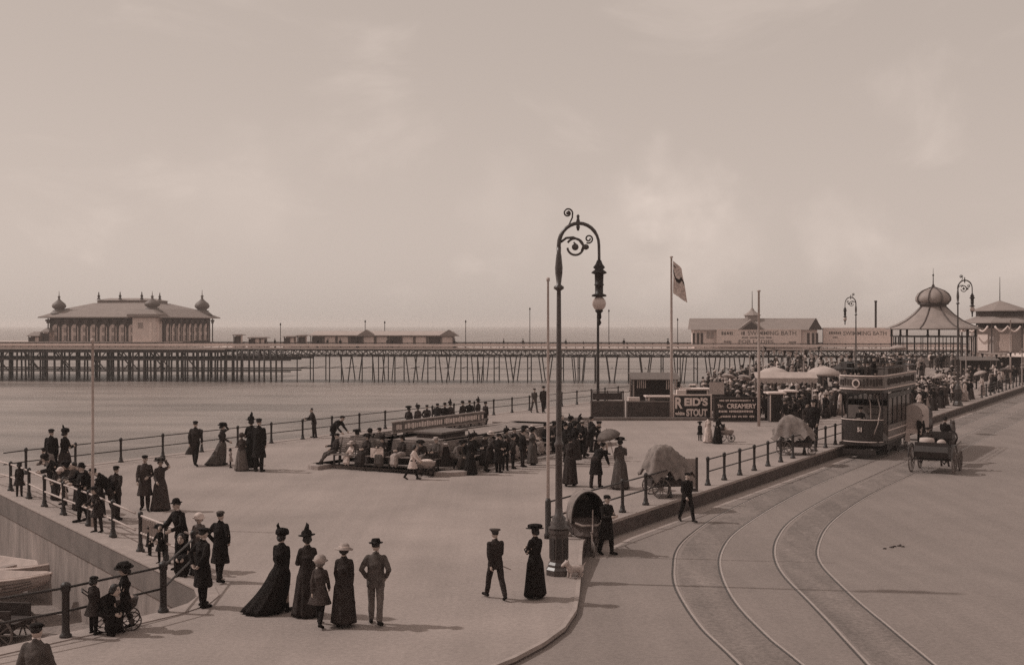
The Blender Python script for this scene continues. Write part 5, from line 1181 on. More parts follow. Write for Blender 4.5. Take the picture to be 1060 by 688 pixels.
pram(G(752, 457), R(75), 'hooded pram with white cover in front of the creamery board', 'canvas_dark', 'wood_pale')
def boat(loc, rz, L, W, label, m='white_paint', tilt=0., deep=.6):
    g = thing('rowing_boat', label, 'boat', loc, rz); g.rotation_euler.x = tilt; mb = MB(); rr = []; K = 13
    for i in range(K):
        t = i / (K - 1); x = (t - .5) * L; wd = W * .5 * max(.03, sin(pi * (.12 + .85 * t)) ** .7 if t < .97 else .04); kz = deep * (.12 + .9 * (abs(t - .5) * 2) ** 3); sz = deep * (1 + .35 * (abs(t - .5) * 2) ** 2)
        row = []
        for j in range(13):
            a = -1 + 2 * j / 12; q = abs(a); row.append(V((x, (1 if a > 0 else -1) * wd * q ** .6, kz + (sz - kz) * q ** 1.8 + .012 * ((j * 2) % 4 < 2))))
        rr.append(row)
    P = [p for r in rr for p in r]; F1 = [(i * 13 + j, i * 13 + j + 1, (i + 1) * 13 + j + 1, (i + 1) * 13 + j) for i in range(K - 1) for j in range(12)]
    mb.add(P, F1); mb.add([(p.x * .985, p.y * .93, p.z + .04) for p in P], [tuple(reversed(f)) for f in F1]); mb.build('hull', m, g, True)
    mb = MB()
    for s in (0, 12): mb.tube([rr[i][s] for i in range(K)], .035, 6)
    mb.build('gunwale', 'board_pale', g); mb = MB()
    for t in (-.22, .02, .25): mb.box((t * L, 0, deep * .75), (.25, W * .8, .04))
    mb.build('thwart', 'wood_pale', g)
    mb = MB()
    for k in range(3): mb.tube([rr[i][3 - k] + V((0, -.012, 0)) for i in range(1, K - 1)], .014, 5); mb.tube([rr[i][9 + k] + V((0, .012, 0)) for i in range(1, K - 1)], .014, 5)
    mb.build('strake', 'wood_mid', g); return g
b1 = V((-16.2, 34.6, 0)); b1.z = zbeach(b1.x, b1.y) + .75
boat(b1, R(-12), 5.2, 1.7, 'pale clinker rowing boat on the slipway cart, bow towards the wall', 'canvas_white')
b2 = V((-16.9, 37.6, 0)); b2.z = zbeach(b2.x, b2.y) + .6
boat(b2, R(-25), 5.0, 1.7, 'second pale rowing boat lying behind, half out of the picture', 'canvas_white')
def boat_cart(loc, rz, label):
    g = thing('boat_cart', label, 'cart', loc, rz); mb = MB(); mb.box((0, 0, .62), (3.4, .9, .14)); mb.box((0, -.5, .75), (3.2, .08, .6)); mb.box((0, .5, .75), (3.2, .08, .6)); mb.build('bed', 'wood_dark', g)
    for x in (-1.3, .4, 1.3):
        for s in (-1, 1): wheel(g, (x, s * .62, .42), .42, 'wood_mid', 10, .06, 'y')
    mb = MB()
    for x in (-1.3, .4, 1.3): mb.tube([(x, -.62, .42), (x, .62, .42)], .05, 8)
    mb.build('axle', 'iron_dark', g); return g
c_ = V((-15.3, 32.3, 0)); c_.z = zbeach(c_.x, c_.y) - .02
boat_cart(c_, R(-8), 'dark cart with spoked wheels standing in the slipway under the boats')
# dog at the foot of the lamp
mb = MB(); mb.limb([(0, -.18, .27), (0, .18, .25)], (.115, .12), 12); mb.limb([(0, -.2, .3), (0, -.3, .43)], (.09, .07)); mb.limb([(0, -.32, .46), (0, -.46, .4)], (.085, .045))
for s in (-1, 1):
    mb.limb([(s * .07, -.18, .22), (s * .07, -.2, .1), (s * .07, -.22, .025)], (.05, .035, .03), 8); mb.limb([(s * .08, .18, .22), (s * .08, .12, .14), (s * .08, .22, .1), (s * .08, .18, .025)], (.07, .045, .032, .03), 8); mb.limb([(s * .06, -.3, .53), (s * .09, -.3, .44)], (.03, .02), 7)
mb.limb([(0, .28, .3), (0, .38, .42)], (.03, .02), 7)
o = link('dog', remesh(mb, 'dog', ['dog_coat'], .014, 2, .008)); o.location = LAMP + V((.38, -.35, 0)); o.scale = (.8,) * 3; o.rotation_euler.z = R(-60); tag(o, 'small pale shaggy dog standing at the foot of the tall street lamp', 'dog')

rd_ = random.Random(2)
for px_, py_, n, lab in ((924, 566, 6, 'scatter of dark droppings on the open road right of the tram tracks'),):
    p = GR(px_, py_); mb = MB()
    for k in range(n): mb.ball((rd_.uniform(-.35, .35), rd_.uniform(-.3, .3), .015), (rd_.uniform(.03, .09), rd_.uniform(.03, .07), .025), 9, 5)
    o = mb.build('droppings', 'wood_dark', None, True); o.location = p; tag(o, lab, 'droppings')
# ------------------------------------------------------------------ people (position and height read from where they stand)
P = person
GA = 'family group strolling away from us'
P('woman in black whose long skirt blows out to the left, dark feathered toque', 'dress', 'stroll', 'toque', ('black', 'black'), 291, 547, 634, 165, opt=(.42, .05), group=GA)
P('woman in dark dress with a tall pointed plume on her hat', 'dress', 'link', 'plume', ('dark', 'dark'), 318, 549, 637, 200, group=GA)
P('girl in knee-length brown coat and pale bonnet between two women', 'frock', 'walk', 'bonnet', ('brown', 'black'), 331, 573, 648, 172, hatcol='cloth_pale', hair='hair_fair', group=GA)
P('woman in long dark coat and pale flowered hat beside the girl', 'longcoat', 'stroll', 'sunhat', ('dark', 'dark'), 356, 561, 648, 185, hatcol='cloth_pale', band='cloth_white', group=GA)
P('man in grey suit and dark hat walking away with hands in pockets', 'suit', 'pockets', 'homburg', ('mid', 'grey'), 389, 556, 646, 178, group=GA)
P('man in dark suit and flat-topped cap walking left, cane in hand', 'suit', 'walk', 'flatcap', ('dark', 'dark'), 513, 545, 620, 205, hatcol='cloth_mid')
P('woman in long black coat and broad hat walking beside the lamp base', 'longcoat', 'hold', 'wide', ('black', 'black'), 554, 542, 619, 215)
o = MB(); o.tube([(-.28, -.04, .12), (0, 0, 0), (.2, .03, -.09)], .013, 6); c = o.build('walking_cane', 'wood_pale'); c.location = G(513, 620) + V((.14, .12, .72)); tag(c, 'thin cane held by the man in the flat-topped cap', 'cane')
P('attendant in long dark coat standing at the right of the hooded bath chair', 'coat', 'hold', 'cap', ('black', 'black'), 628, 510, 574, 40, z='road')
P('man in black walking in the road past the notice board', 'suit', 'walk', 'cap', ('black', 'black'), 711, 487, 540, 20, z='road')
P('woman in long dark dress standing just right of the lamp column', 'longcoat', 'stroll', 'wide', ('dark', 'dark'), 590, 449, 503, 160)
P('stout figure in a broad black cape beside the parasol woman', 'coat', 'bend', 'cap', ('black', 'dark'), 617, 461, 505, 150, h=1.72)
w_ = P('woman in grey dress and wide hat holding up a pale parasol', 'dress', 'parasol', 'wide', ('mid', 'mid'), 642, 452, 506, 170, hatcol='cloth_mid')
def parasol(loc, label, m='cloth_pale', r=.48, tilt=(0, 0)):
    g = thing('parasol', label, 'parasol', loc); g.rotation_euler = (R(tilt[0]), R(tilt[1]), 0)
    mb = MB(); n = 8; mb.rings([[V((rr * cos(2 * pi * k / 16) * (1 if k % 2 == 0 else .95), rr * sin(2 * pi * k / 16) * (1 if k % 2 == 0 else .95), z)) for k in range(16)] for rr, z in ((r, .9), (r * .8, 1.03), (r * .45, 1.13), (.02, 1.18), (.02, 1.165), (r * .44, 1.115), (r * .78, 1.015), (r * .97, .895))], 0, True); mb.build('canopy', m, g, True)
    mb = MB(); mb.tube([(0, 0, 0), (0, 0, 1.25)], .013, 6); mb.build('stick', 'wood_pale', g); return g
parasol(w_.location + V((-.2, .12, 1.12)), 'pale parasol held above the wide-hatted woman in grey', 'cloth_grey', .46, (14, -16))
# sea-rail side
P('man in swinging overcoat and cap walking away towards the sea rail', 'coat', 'walk', 'cap', ('dark', 'black'), 202, 434, 482, 178, opt=(.16, 0))
P('woman with raised arms holding her hat, skirt blown to the left', 'dress', 'tohat', 'wide', ('dark', 'mid'), 230, 437, 481, 95, opt=(0, .3))
P('girl in long pale brown dress facing the dark couple', 'dress', 'hold', 'bonnet', ('brown', 'grey'), 250, 447, 487, 195, hatcol='cloth_brown')
P('small child in pale frock between the windblown woman and the girl', 'frock', 'stand', None, ('pale', 'dark'), 238.5, 463, 484, 120)
P('woman in black with plumed hat among the group at the sea rail', 'longcoat', 'hold', 'plume', ('black', 'black'), 260, 431, 486, 200)
P('tall man in long black overcoat beside the plumed woman', 'coat', 'stand', 'cap', ('black', 'black'), 268, 431, 488, 170)
P('man standing alone with one hand on the sea rail', 'suit', 'rail', None, ('dark', 'dark'), 325, 421, 453, -70)
P('man in black bending forward behind the left bench', 'suit', 'bend', 'cap', ('black', 'black'), 345, 441, 464, 60, h=1.7)
# seated along the left end of the island: positions on the benches
def seat_at(x, y, rz, dz=.17 + .03): return IP(x, y, dz), rz
def sitter(label, kind, pose, hat, cols, along, side, face, h=1.68, **k):
    x, y = (.96, along) if side == 'end' else (along, .96) if side == 'road' else (along, LY - .96)
    return P(label, kind, pose, hat, cols, loc=IP(x, y, .17), h=h, face=face, **k)
aE = -math.degrees(atan2(.5205, .854)) ; aRd = 58.6
sitter('man sprawled at the left end of the bench with his legs stretched out', 'suit', 'sprawl', 'cap', ('dark', 'mid'), 6.3, 'end', aE - 35)
sitter('woman in big dark hat seated second from the left on the end bench', 'dress', 'sit', 'wide', ('dark', 'dark'), 4.75, 'end', aE)
sitter('woman reading a white paper on the end bench', 'dress', 'read', 'toque', ('dark', 'mid'), 3.95, 'end', aE + 10)
sitter('woman in pale skirt seated on the end bench beside the reader', 'dress', 'sit', 'toque', ('dark', 'pale'), 3.1, 'end', aE - 12)
sitter('figure in grey seated near the rounded corner behind the pushchair', 'dress', 'stoop', 'wide', ('dark', 'grey'), 2.0, 'end', aE + 5)
pp = thing('newspaper', 'open white newspaper in the hands of the bench reader', 'newspaper', IP(.5, 3.95, .78), R(aE + 10)); mb = MB(); mb.rings([[V((x, -.05 * (1 - abs(x) * 3) + t, z)) for x, z in ((-.3, -.19), (0, -.2), (.3, -.19), (.3, .2), (0, .19), (-.3, .2))] for t in (0, .012)]); mb.build('sheet', 'cloth_white', pp)
P('girl in a white coat bent to wheel a pushchair by the island kerb', 'frock', 'push', None, ('white', 'black'), 427, 456, 496, 75, h=1.42)
for lab, al, kind, pose, hat, cols, hc in (
    ('person in dark clothes on the first road-side bench, leaning forward', 1.9, 'suit', 'stoop', 'cap', ('black', 'dark'), None),
    ('woman in dark jacket seated on the first road-side bench', 2.9, 'dress', 'sit', 'toque', ('black', 'dark'), None),
    ('woman in a white hat with a pale rug on her lap on the road-side bench', 4.2, 'dress', 'sit', 'sunhat', ('grey', 'white'), 'cloth_white'),
    ('man slumped in a deck chair in a dark cap', 6.3, 'suit', 'sprawl', 'cap', ('black', 'black'), None),
    ('woman in pale blouse seated in a deck chair', 7.1, 'dress', 'sit', 'wide', ('pale', 'dark'), None),
    ('woman in a grey dress at the near end of the first road-side bench', 1.35, 'dress', 'stoop', 'wide', ('grey', 'mid'), None),
    ('man in bowler between two women on the first road-side bench', 3.55, 'suit', 'read', 'bowler', ('dark', 'black'), None),
    ('woman in brown with a pale skirt in a deck chair', 5.5, 'dress', 'sit', 'toque', ('brown', 'pale'), None),
    ('girl in white frock in the last of the deck chairs', 7.75, 'dress', 'sit', 'sunhat', ('white', 'pale'), 'cloth_white'),
    ('man in grey suit asleep on the third road-side bench', 10.6, 'suit', 'sprawl', 'boater', ('mid', 'grey'), 'straw'),
    ('person in black on the bench just left of the lamp column', 9.0, 'suit', 'sit', 'bowler', ('black', 'black'), None),
    ('woman in dark dress on the third bench behind the lamp', 9.9, 'dress', 'sit', 'wide', ('dark', 'dark'), None)):
    sitter(lab, kind, pose, hat, cols, al, 'road', aRd, hatcol=hc)
P('tall man in black standing against the road-side bench', 'coat', 'stand', 'cap', ('black', 'black'), 516, 447, 489, 150)
P('man in black standing with his back to us right of the white-hatted sitter', 'suit', 'behind', 'cap', ('black', 'black'), 523, 450, 487, 175)
P('stooping figure in dark coat at the edge of the island kerb', 'coat', 'lean', 'cap', ('dark', 'dark'), 507, 462, 488, 60, h=1.6)
for lab, kd, ps, ht, cols, px_, tp, ft in (('man in dark suit standing before the third road-side bench', 'suit', 'stand', 'bowler', ('black', 'dark'), 541, 446, 483), ('woman in grey coat standing by the third road-side bench', 'longcoat', 'hold', 'wide', ('mid', 'mid'), 551, 447, 481), ('stooping woman in black before the first road-side bench', 'dress', 'stand', 'toque', ('black', 'black'), 487, 455, 491), ('youth in cap standing between the deck chairs', 'boy', 'behind', 'cap', ('dark', 'black'), 531, 452, 485)):
    P(lab, kd, ps, ht, cols, px_, tp, ft, 120, h=1.66 if kd != 'boy' else 1.5)
for lab, al, kd, ps, ht, cc in (('sitter in grey at the right of the end bench beside the pale skirt', 1.55, 'suit', 'sit', 'boater', 'mid'), ('child in white seated beside the sprawling man', 5.5, 'frock', 'sit', 'sunhat', 'white')):
    sitter(lab, kd, ps, ht, (cc, 'dark'), al, 'end', aE, h=1.68 if kd == 'suit' else 1.25, hatcol='straw')
GB = 'dense dark group at the road end of the island'
rd = random.Random(17)
labs = ['in a black bowler nearest the lamp column', 'in a broad black hat at the front', 'with a white collar at the middle', 'stooping in a flat cap', 'in a plumed dark hat', 'in a dark cap at the back', 'in black with a pale hat band', 'with pale gloves at the far right', 'bareheaded near the kerb']
for i, (px_, ft, tp, kd, ps, ht) in enumerate(((585, 478, 442, 'suit', 'stand', 'bowler'), (595, 476, 440, 'dress', 'hold', 'wide'), (603, 474, 441, 'suit', 'behind', 'boater'), (610, 472, 443, 'suit', 'lean', 'flatcap'), (600, 470, 433, 'dress', 'link', 'plume'), (612, 468, 434, 'suit', 'stand', 'cap'), (590, 469, 432, 'dress', 'stroll', 'toque'), (620, 470, 446, 'longcoat', 'sit', 'bonnet'), (582, 466, 430, 'suit', 'behind', None))):
    P('person ' + labs[i] + ' of the dark group on the island', kd, ps, ht, ('black', 'dark' if i % 2 else 'black'), px_, tp, ft, rd.uniform(20, 160), loc=G(px_, ft, .17), h=(1.72 if ps not in ('lean',) else 1.65), group=GB, hatcol='straw' if ht == 'boater' else None)
# behind the island
row = [(423, 'dress', 'link', 'wide', 'leftmost of the row behind the island, woman in a broad hat'), (432.5, 'dress', 'stand', 'toque', 'woman with round hat turning to the broad-hatted woman behind the island'), (442, 'suit', 'behind', 'cap', 'stocky man in cap third in the row behind the island'),
       (453, 'suit', 'lean', 'cap', 'man stooping slightly behind the long sign board'), (460.5, 'suit', 'stand', 'homburg', 'tall man in soft hat at the middle of the row behind the sign board'), (466, 'cape', 'stand', 'plume', 'woman in a spreading cape behind the sign board'),
       (479, 'coat', 'stand', 'homburg', 'man in long coat right of the gap behind the sign board'), (486, 'suit', 'behind', 'cap', 'short man with broad shoulders behind the right half of the sign board'), (495, 'dress', 'link', 'plume', 'woman in plumed hat near the right end of the sign board'), (502.5, 'boy', 'stand', 'cap', 'youth at the right end of the row behind the sign board')]
for i, (px_, kd, ps, ht, lab) in enumerate(row):
    Y = 62.5 + i * .75; P(lab, kd, ps, ht, (('dark', 'brown', 'dark', 'black', 'black', 'dark', 'dark', 'black', 'dark', 'dark')[i], 'dark'), loc=at(px_, Y), h=1.7 if kd != 'boy' else 1.52, face=rd.uniform(140, 230))
P('man in grey walking with a companion along the sea rail, left of the lamp', 'suit', 'walk', 'cap', ('mid', 'mid'), 553, 401, 427, 20)
P('man in dark suit beside the grey man on the sea promenade', 'suit', 'stroll', 'homburg', ('dark', 'dark'), 562.5, 399, 427, 15)
for lab, al, kd, ht in (('head of a woman in dark hat on the sea-side bench, left', 2.6, 'dress', 'wide'), ('sitter with pale scarf on the sea-side bench, middle', 3.5, 'dress', 'bonnet'), ('sitter in cap on the sea-side bench, right', 4.2, 'suit', 'cap'), ('lone sitter on the far sea-side bench beyond the hatch', 9.0, 'suit', 'cap')):
    sitter(lab, kd, 'sit', ht, ('dark', 'dark'), al, 'sea', aRd + 180)
# slipway railing
GC = 'people along the pale slipway railing'
P('man in a long dark cloak-like coat standing behind the slipway railing', 'coat', 'stand', 'cap', ('black', 'black'), 53, 442, 496, 175, group=GC)
P('woman in small hat close beside the cloaked man', 'dress', 'hold', 'toque', ('black', 'dark'), 67, 443, 496, 150, group=GC)
P('man bent far over the slipway railing in a light brown jacket', 'suit', 'lean', 'cap', ('grey', 'black'), loc=G(29, 515) + V((.55, .75, 0)), h=1.72, face=-125, group=GC)
P('small child at the left end of the slipway railing', 'frock', 'stand', 'cap', ('dark', 'dark'), 20, 477, 514, 200, group=GC)
P('child in a pale bonnet leaning on the slipway railing', 'frock', 'rail', 'bonnet', ('dark', 'black'), loc=G(48, 525) + V((.35, .55, 0)), h=1.3, face=-60, hatcol='cloth_white', group=GC)
P('little girl in a white pinafore by the slipway railing', 'frock', 'stand', None, ('white', 'black'), loc=G(57, 528) + V((.15, .35, 0)), h=1.1, face=-40, group=GC)
P('man in black stooping over the middle of the slipway railing', 'suit', 'lean', None, ('black', 'black'), loc=G(70, 534) + V((.45, .65, 0)), h=1.75, face=-55, group=GC)
P('man in dark coat looking left behind the stooping man', 'coat', 'hold', 'bowler', ('black', 'black'), 85, 478, 540, -60, group=GC)
P('girl in dark coat leaning at the right end of the slipway railing', 'frock', 'rail', 'cap', ('dark', 'dark'), 101, 501, 551, -30, group=GC)
for lab, kd, ps, ht, cc, q, fc, hh in (('woman in dark shawl leaning on the railing beside the pale-jacketed man', 'dress', 'lean', 'toque', 'black', (38, 520), -60, 1.62), ('boy in dark cap climbing against the railing near its middle', 'boy', 'rail', 'cap', 'dark', (80, 539), -45, 1.3), ('man in black with elbows on the railing next to the girl', 'suit', 'lean', 'cap', 'black', (88, 543), -75, 1.72), ('woman in grey bending over the railing behind the white pinafore', 'dress', 'lean', 'wide', 'mid', (60, 531), -70, 1.64)):
    P(lab, kd, ps, ht, (cc, 'dark'), loc=G(*q) + V((.5, .7, 0)), h=hh, face=fc, group=GC)
P('man in dark suit standing with hands behind him, facing the sea', 'suit', 'behind', 'cap', ('dark', 'dark'), 120, 480, 538, 165)
P('man in brown coat arm in arm with a broad-hatted woman', 'coat', 'link', 'cap', ('brown', 'dark'), 150, 469, 528, 10)
P('woman in broad pale hat and long brown dress on the man’s arm'.replace('’', ''), 'dress', 'tohat', 'wide', ('brown', 'brown'), 166, 473, 528, 20, hatcol='cloth_mid')
P('man in bowler leaning on the short railing with the slatted panel', 'suit', 'rail', 'bowler', ('black', 'black'), 188, 514, 590, -35)
P('child in dark coat at the slatted panel', 'frock', 'rail', 'wide', ('black', 'black'), 167, 542, 583, -20)
P('smaller child pressed against the left of the slatted panel', 'frock', 'stand', 'cap', ('black', 'black'), 155, 544, 575, -30)
P('bareheaded child crouched under the bowler man at the railing', 'frock', 'stoop', None, ('black', 'black'), 192, 560, 594, 0, h=1.5)
P('child in a white bonnet behind the stout man in dark coat', 'frock', 'hold', 'bonnet', ('grey', 'dark'), 206, 530, 590, 10, hatcol='cloth_white')
P('stout man in long dark coat and cap at the railing corner, back half turned', 'coat', 'behind', 'flatcap', ('black', 'black'), 210, 544, 628, 140)
P('tall man in long dark overcoat and flat cap standing right of the railing corner', 'coat', 'pockets', 'cap', ('black', 'black'), 228, 526, 602, 160, hatcol='cloth_mid')
P('child in a dark caped coat with legs showing beside the pushchair', 'frock', 'stand', 'cap', ('dark', 'black'), 97, 594, 656, 160)
P('girl in wide black hat standing behind the pushchair', 'frock', 'hold', 'wide', ('black', 'black'), 129, 582, 651, -70)
P('child bending to the wheel of the pushchair', 'frock', 'stoop', None, ('black', 'black'), 104, 612, 655, 70, h=1.4)
P('man in cap and brown coat seen from behind at the bottom edge', 'suit', 'walk', 'cap', ('mid', 'dark'), loc=V((-7.05, 17.0, 0)), h=1.74, face=172)
# by the creamery board
P('woman in white dress standing in front of the stout sign', 'dress', 'stand', 'toque', ('white', 'white'), 733, 429, 458, 190)
P('woman in black wheeling the hooded pram before the creamery board', 'dress', 'push', 'wide', ('black', 'black'), 742.5, 427, 459, 80)
P('child in dark coat left of the woman in white', 'frock', 'stand', 'wide', ('black', 'dark'), 724.5, 436, 456, 160)
P('man in dark suit behind the rounded canvas-covered chair', 'suit', 'stand', 'cap', ('black', 'black'), 842, 412, 462, -30)
P('woman in white collar and dark dress beside the rounded covered chair', 'dress', 'hold', 'toque', ('dark', 'dark'), 835, 414, 459, 20)
# tram crew and passengers, carriage driver
P('tram driver on the front platform in dark uniform cap', 'coat', 'hold', 'flatcap', ('black', 'black'), loc=TL(-.15, .95, .73), h=1.74, face=-31)
GT = 'passengers on the open top deck of the tram'
for i, (x, y, kd, ps, ht, cc, lab, up) in enumerate(((-.5, 2.0, 'suit', 'sit', 'bowler', 'black', 'passenger in bowler on the front seat of the tram deck', 0), (.45, 1.15, 'coat', 'stand', 'cap', 'black', 'man standing at the front stair head of the tram deck', 1), (.5, 2.85, 'dress', 'sit', 'wide', 'dark', 'woman in broad hat on the top deck of the tram', 0), (-.5, 3.7, 'dress', 'sit', 'boater', 'white', 'passenger in white blouse on the tram deck', 0), (.5, 4.55, 'suit', 'sit', 'cap', 'black', 'passenger in dark cap halfway along the tram deck', 0), (-.4, 5.4, 'suit', 'sit', 'homburg', 'dark', 'passenger in soft hat further back on the tram deck', 0), (.3, 7.4, 'suit', 'stand', 'cap', 'black', 'man standing at the rear of the tram deck', 1), (.5, 3.7, 'suit', 'sit', 'boater', 'dark', 'passenger in straw boater beside the white blouse on the tram deck', 0), (-.5, 4.55, 'dress', 'sit', 'plume', 'black', 'woman in plumed hat on the left of the tram deck', 0), (.4, 5.4, 'dress', 'sit', 'sunhat', 'brown', 'passenger in broad sun hat on the right near the tram mast', 0), (-.45, 2.85, 'suit', 'sit', 'cap', 'dark', 'passenger in cap second from the front on the tram deck', 0), (-.6, .8, 'suit', 'stand', 'bowler', 'black', 'man in bowler leaning over the front of the tram deck', 1))):
    P(lab, kd, ps, ht, (cc, 'black'), loc=TL(x, y, 3.05), h=1.7, face=-31 if not up else rd.uniform(-90, 90), group=GT)
P('carriage driver in black seen from behind on the high seat', 'suit', 'drive', 'bowler', ('black', 'black'), loc=CL(.25, 1.3, 1.05), h=1.72, face=149)
P('passenger in dark coat on the left of the carriage', 'suit', 'sit', 'cap', ('dark', 'dark'), loc=CL(-.35, .55, .72), h=1.62, face=149)
P('man in black standing in the road between the white-covered cart and the carriage', 'suit', 'stand', 'cap', ('black', 'black'), 953, 427, 466, 30, z='road')

# ------------------------------------------------------------------ the crowds
rd = random.Random(29)
KINDS = [('suit', 'stand'), ('suit', 'walk'), ('suit', 'behind'), ('dress', 'stand'), ('dress', 'hold'), ('dress', 'stroll'), ('frock', 'stand'), ('suit', 'sit'), ('dress', 'sit')]
HS = {'suit': ['cap', 'bowler', 'boater', 'homburg'], 'dress': ['wide', 'sunhat', 'toque', 'boater'], 'frock': ['bonnet', 'sunhat']}
def crowd(n, ploc, label, group, tone, sit=.3, face=(120, 240), keep=None):
    k = 0; tries = 0; used = []
    while k < n and tries < 6000:
        tries += 1; p = ploc()
        if any((p - q).length < .52 for q in used): continue
        used.append(p); kd, ps = rd.choice(KINDS[7:] if rd.random() < sit else KINDS[:7]); ht = rd.choice(HS[kd])
        light = tone == 'light'
        c1 = rd.choice(['white', 'pale', 'white'] if light else ['black', 'black', 'dark', 'brown', 'mid']); c2 = rd.choice(['pale', 'grey', 'dark'] if light else ['black', 'dark', 'dark', 'brown'])
        hc = 'straw' if ht in ('boater', 'sunhat') and (light or rd.random() < .6) else 'cloth_' + rd.choice(['black', 'dark', 'mid'] if not light else ['white', 'pale', 'mid'])
        o = far_person(label, group, kd, ps, ht, (c1, c2, hc), p, rd.uniform(1.62, 1.78) if kd != 'frock' else rd.uniform(1.1, 1.4), rd.uniform(*face))
        k += 1
def pick(px0, px1, Y0, Y1):
    def f():
        Y = Y0 * (Y1 / Y0) ** rd.random(); return at(rd.uniform(px0, px1), Y)
    return f
def on_prom(f, lo=-24.6, hi=-1.):
    def h():
        for _ in range(300):
            p = f()
            if lo < (p - KERB_O).dot(N) < hi: return p
        return p
    return h
G1 = 'dark-clothed crowd behind the hoardings'
crowd(34, on_prom(pick(700, 775, 77.5, 90)), 'dark-clothed person in the crowd just beyond the stout and creamery hoardings', G1, 'dark')
crowd(9, on_prom(pick(700, 775, 77.5, 90)), 'pale-clothed person in the crowd just beyond the stout and creamery hoardings', 'pale-clothed people behind the hoardings', 'light')
crowd(9, on_prom(pick(652, 694, 79.8, 84)), 'dark-clothed person under the striped stall behind the dark hoardings', 'people at the striped stall', 'dark', .2)
crowd(16, on_prom(pick(812, 868, 64, 73), -20, -5.5), 'dark-clothed person in the knot of people between the covered chair and the tram', 'people between the covered chair and the tram', 'dark', 0)
crowd(36, on_prom(pick(775, 868, 73, 86), -24, -7), 'dark-clothed person in the packed crowd among the scalloped awnings', 'dark crowd among the awnings', 'dark', .15)
crowd(13, on_prom(pick(775, 868, 72, 86), -24, -7), 'pale-clothed person in the packed crowd among the scalloped awnings', 'pale crowd among the awnings', 'light', .15)
crowd(40, on_prom(pick(940, 1060, 74, 100), -6, -.9), 'dark-clothed person in the crowd along the kerb before the bandstand', 'dark crowd before the bandstand', 'dark', .05)
crowd(17, on_prom(pick(940, 1060, 74, 100), -6, -.9), 'pale-clothed person in the crowd along the kerb before the bandstand', 'pale crowd before the bandstand', 'light', .05)
# the far mass of the crowd, too dense to count: one object
def rise(p):
    q = p - KERB_O; u = q.dot(D); v = q.dot(N); return 1.25 * max(0., min(1., (u - 58) / 40)) if -24.4 < v < -8 and u < 104 else 0.
mb = MB(); mb.rings([[UV(u, v, z) for u, z in ((58, .005), (98, 1.25), (104, 1.25), (104, -.1), (58, -.1))] for v in (-24.4, -8)]); struct('terrace', mb, 'pavement')
def far_crowd():
    pal = ['skin', 'cloth_black', 'cloth_dark', 'cloth_brown', 'cloth_mid', 'cloth_pale', 'cloth_white', 'straw']; ix = {n: i for i, n in enumerate(pal)}; low = []
    for kd, ps, ht in (('suit', 'stand', 'cap'), ('suit', 'behind', 'bowler'), ('dress', 'stand', 'wide'), ('dress', 'hold', 'sunhat'), ('suit', 'walk', 'boater'), ('dress', 'stroll', 'toque')):
        me, full = far_mesh(kd, ps, ht); o = bpy.data.objects.new('t', me); q = o.modifiers.new('d', 'DECIMATE'); q.ratio = .16; e = evaluated(o); bpy.data.objects.remove(o); low.append((e, full, ht))
    bm = bmesh.new(); spots = []
    for n, f in ((60, on_prom(pick(780, 945, 108, 140), -24, -8.3)), (150, on_prom(pick(770, 945, 86, 128))), (70, on_prom(pick(725, 800, 88, 112))), (130, on_prom(pick(900, 1060, 90, 136))), (40, on_prom(pick(850, 950, 66, 84), -20, -5.5))):
        k = 0
        for _ in range(4000):
            p = f()
            if any((p - q).length < .5 for q in spots): continue
            spots.append(p); k += 1
            if k >= n: break
    for p in spots:
        me, full, ht = rd.choice(low); lt = rd.random() < .24; k = rd.uniform(1.6, 1.78) / full
        T = M.Translation(p + V((0, 0, rise(p)))) @ M.Rotation(rd.uniform(0, 6.3), 4, 'Z') @ M.Scale(k, 4); nv, nf = len(bm.verts), len(bm.faces); bm.from_mesh(me); bm.verts.ensure_lookup_table(); bm.faces.ensure_lookup_table()
        for v in bm.verts[nv:]: v.co = T @ v.co
        a = ix['cloth_' + rd.choice(['white', 'pale'] if lt else ['black', 'black', 'dark', 'brown', 'mid'])]; b = ix['cloth_' + rd.choice(['pale', 'mid'] if lt else ['black', 'dark', 'brown'])]; h = ix['straw'] if ht in ('boater', 'sunhat') else ix['cloth_' + rd.choice(['black', 'dark', 'pale'])]
        mp = (0, a, b, h, 1)
        for f in bm.faces[nf:]: f.material_index = mp[min(f.material_index, 4)]; f.smooth = True
    me = bpy.data.meshes.new('crowd'); bm.to_mesh(me); bm.free()
    for m in pal: me.materials.append(MATS[m])
    tag(link('crowd', me), 'far packed crowd between the hoardings and the bandstand', 'crowd', kind='stuff')
far_crowd()
crowd(9, lambda: PW(rd.uniform(plx(205), plx(470)), rd.uniform(.6, 1.6), DECK + .0), 'dark person standing at the pier railing between the pavilion and long shelter', 'people on the pier by the shelters', 'dark', 0)
crowd(7, lambda: PW(rd.uniform(plx(500), plx(715)), rd.uniform(.6, 3), DECK + .0), 'dark person strolling on the pier between the long shelter and the baths', 'people on the pier by the baths', 'dark', 0)
PAR = (('pale parasol over the crowd between the awnings and the tram', 752, 92), ('pale parasol above the people behind the creamery board', 768, 90), ('pale parasol held above the rear of the tram', 930, 70), ('pale parasol among the crowd under the bandstand lamp', 975, 92), ('pale parasol in the crowd right of the bandstand lamp', 1018, 98), ('grey parasol close to the far right kerb', 1040, 104))
for lab, px_, Y in PAR: parasol(at(px_, Y, 1.05 if px_ != 930 else 3.7), lab, 'cloth_pale' if 'pale' in lab else 'cloth_grey', .6, (rd.uniform(-15, 15), rd.uniform(-20, 20)))

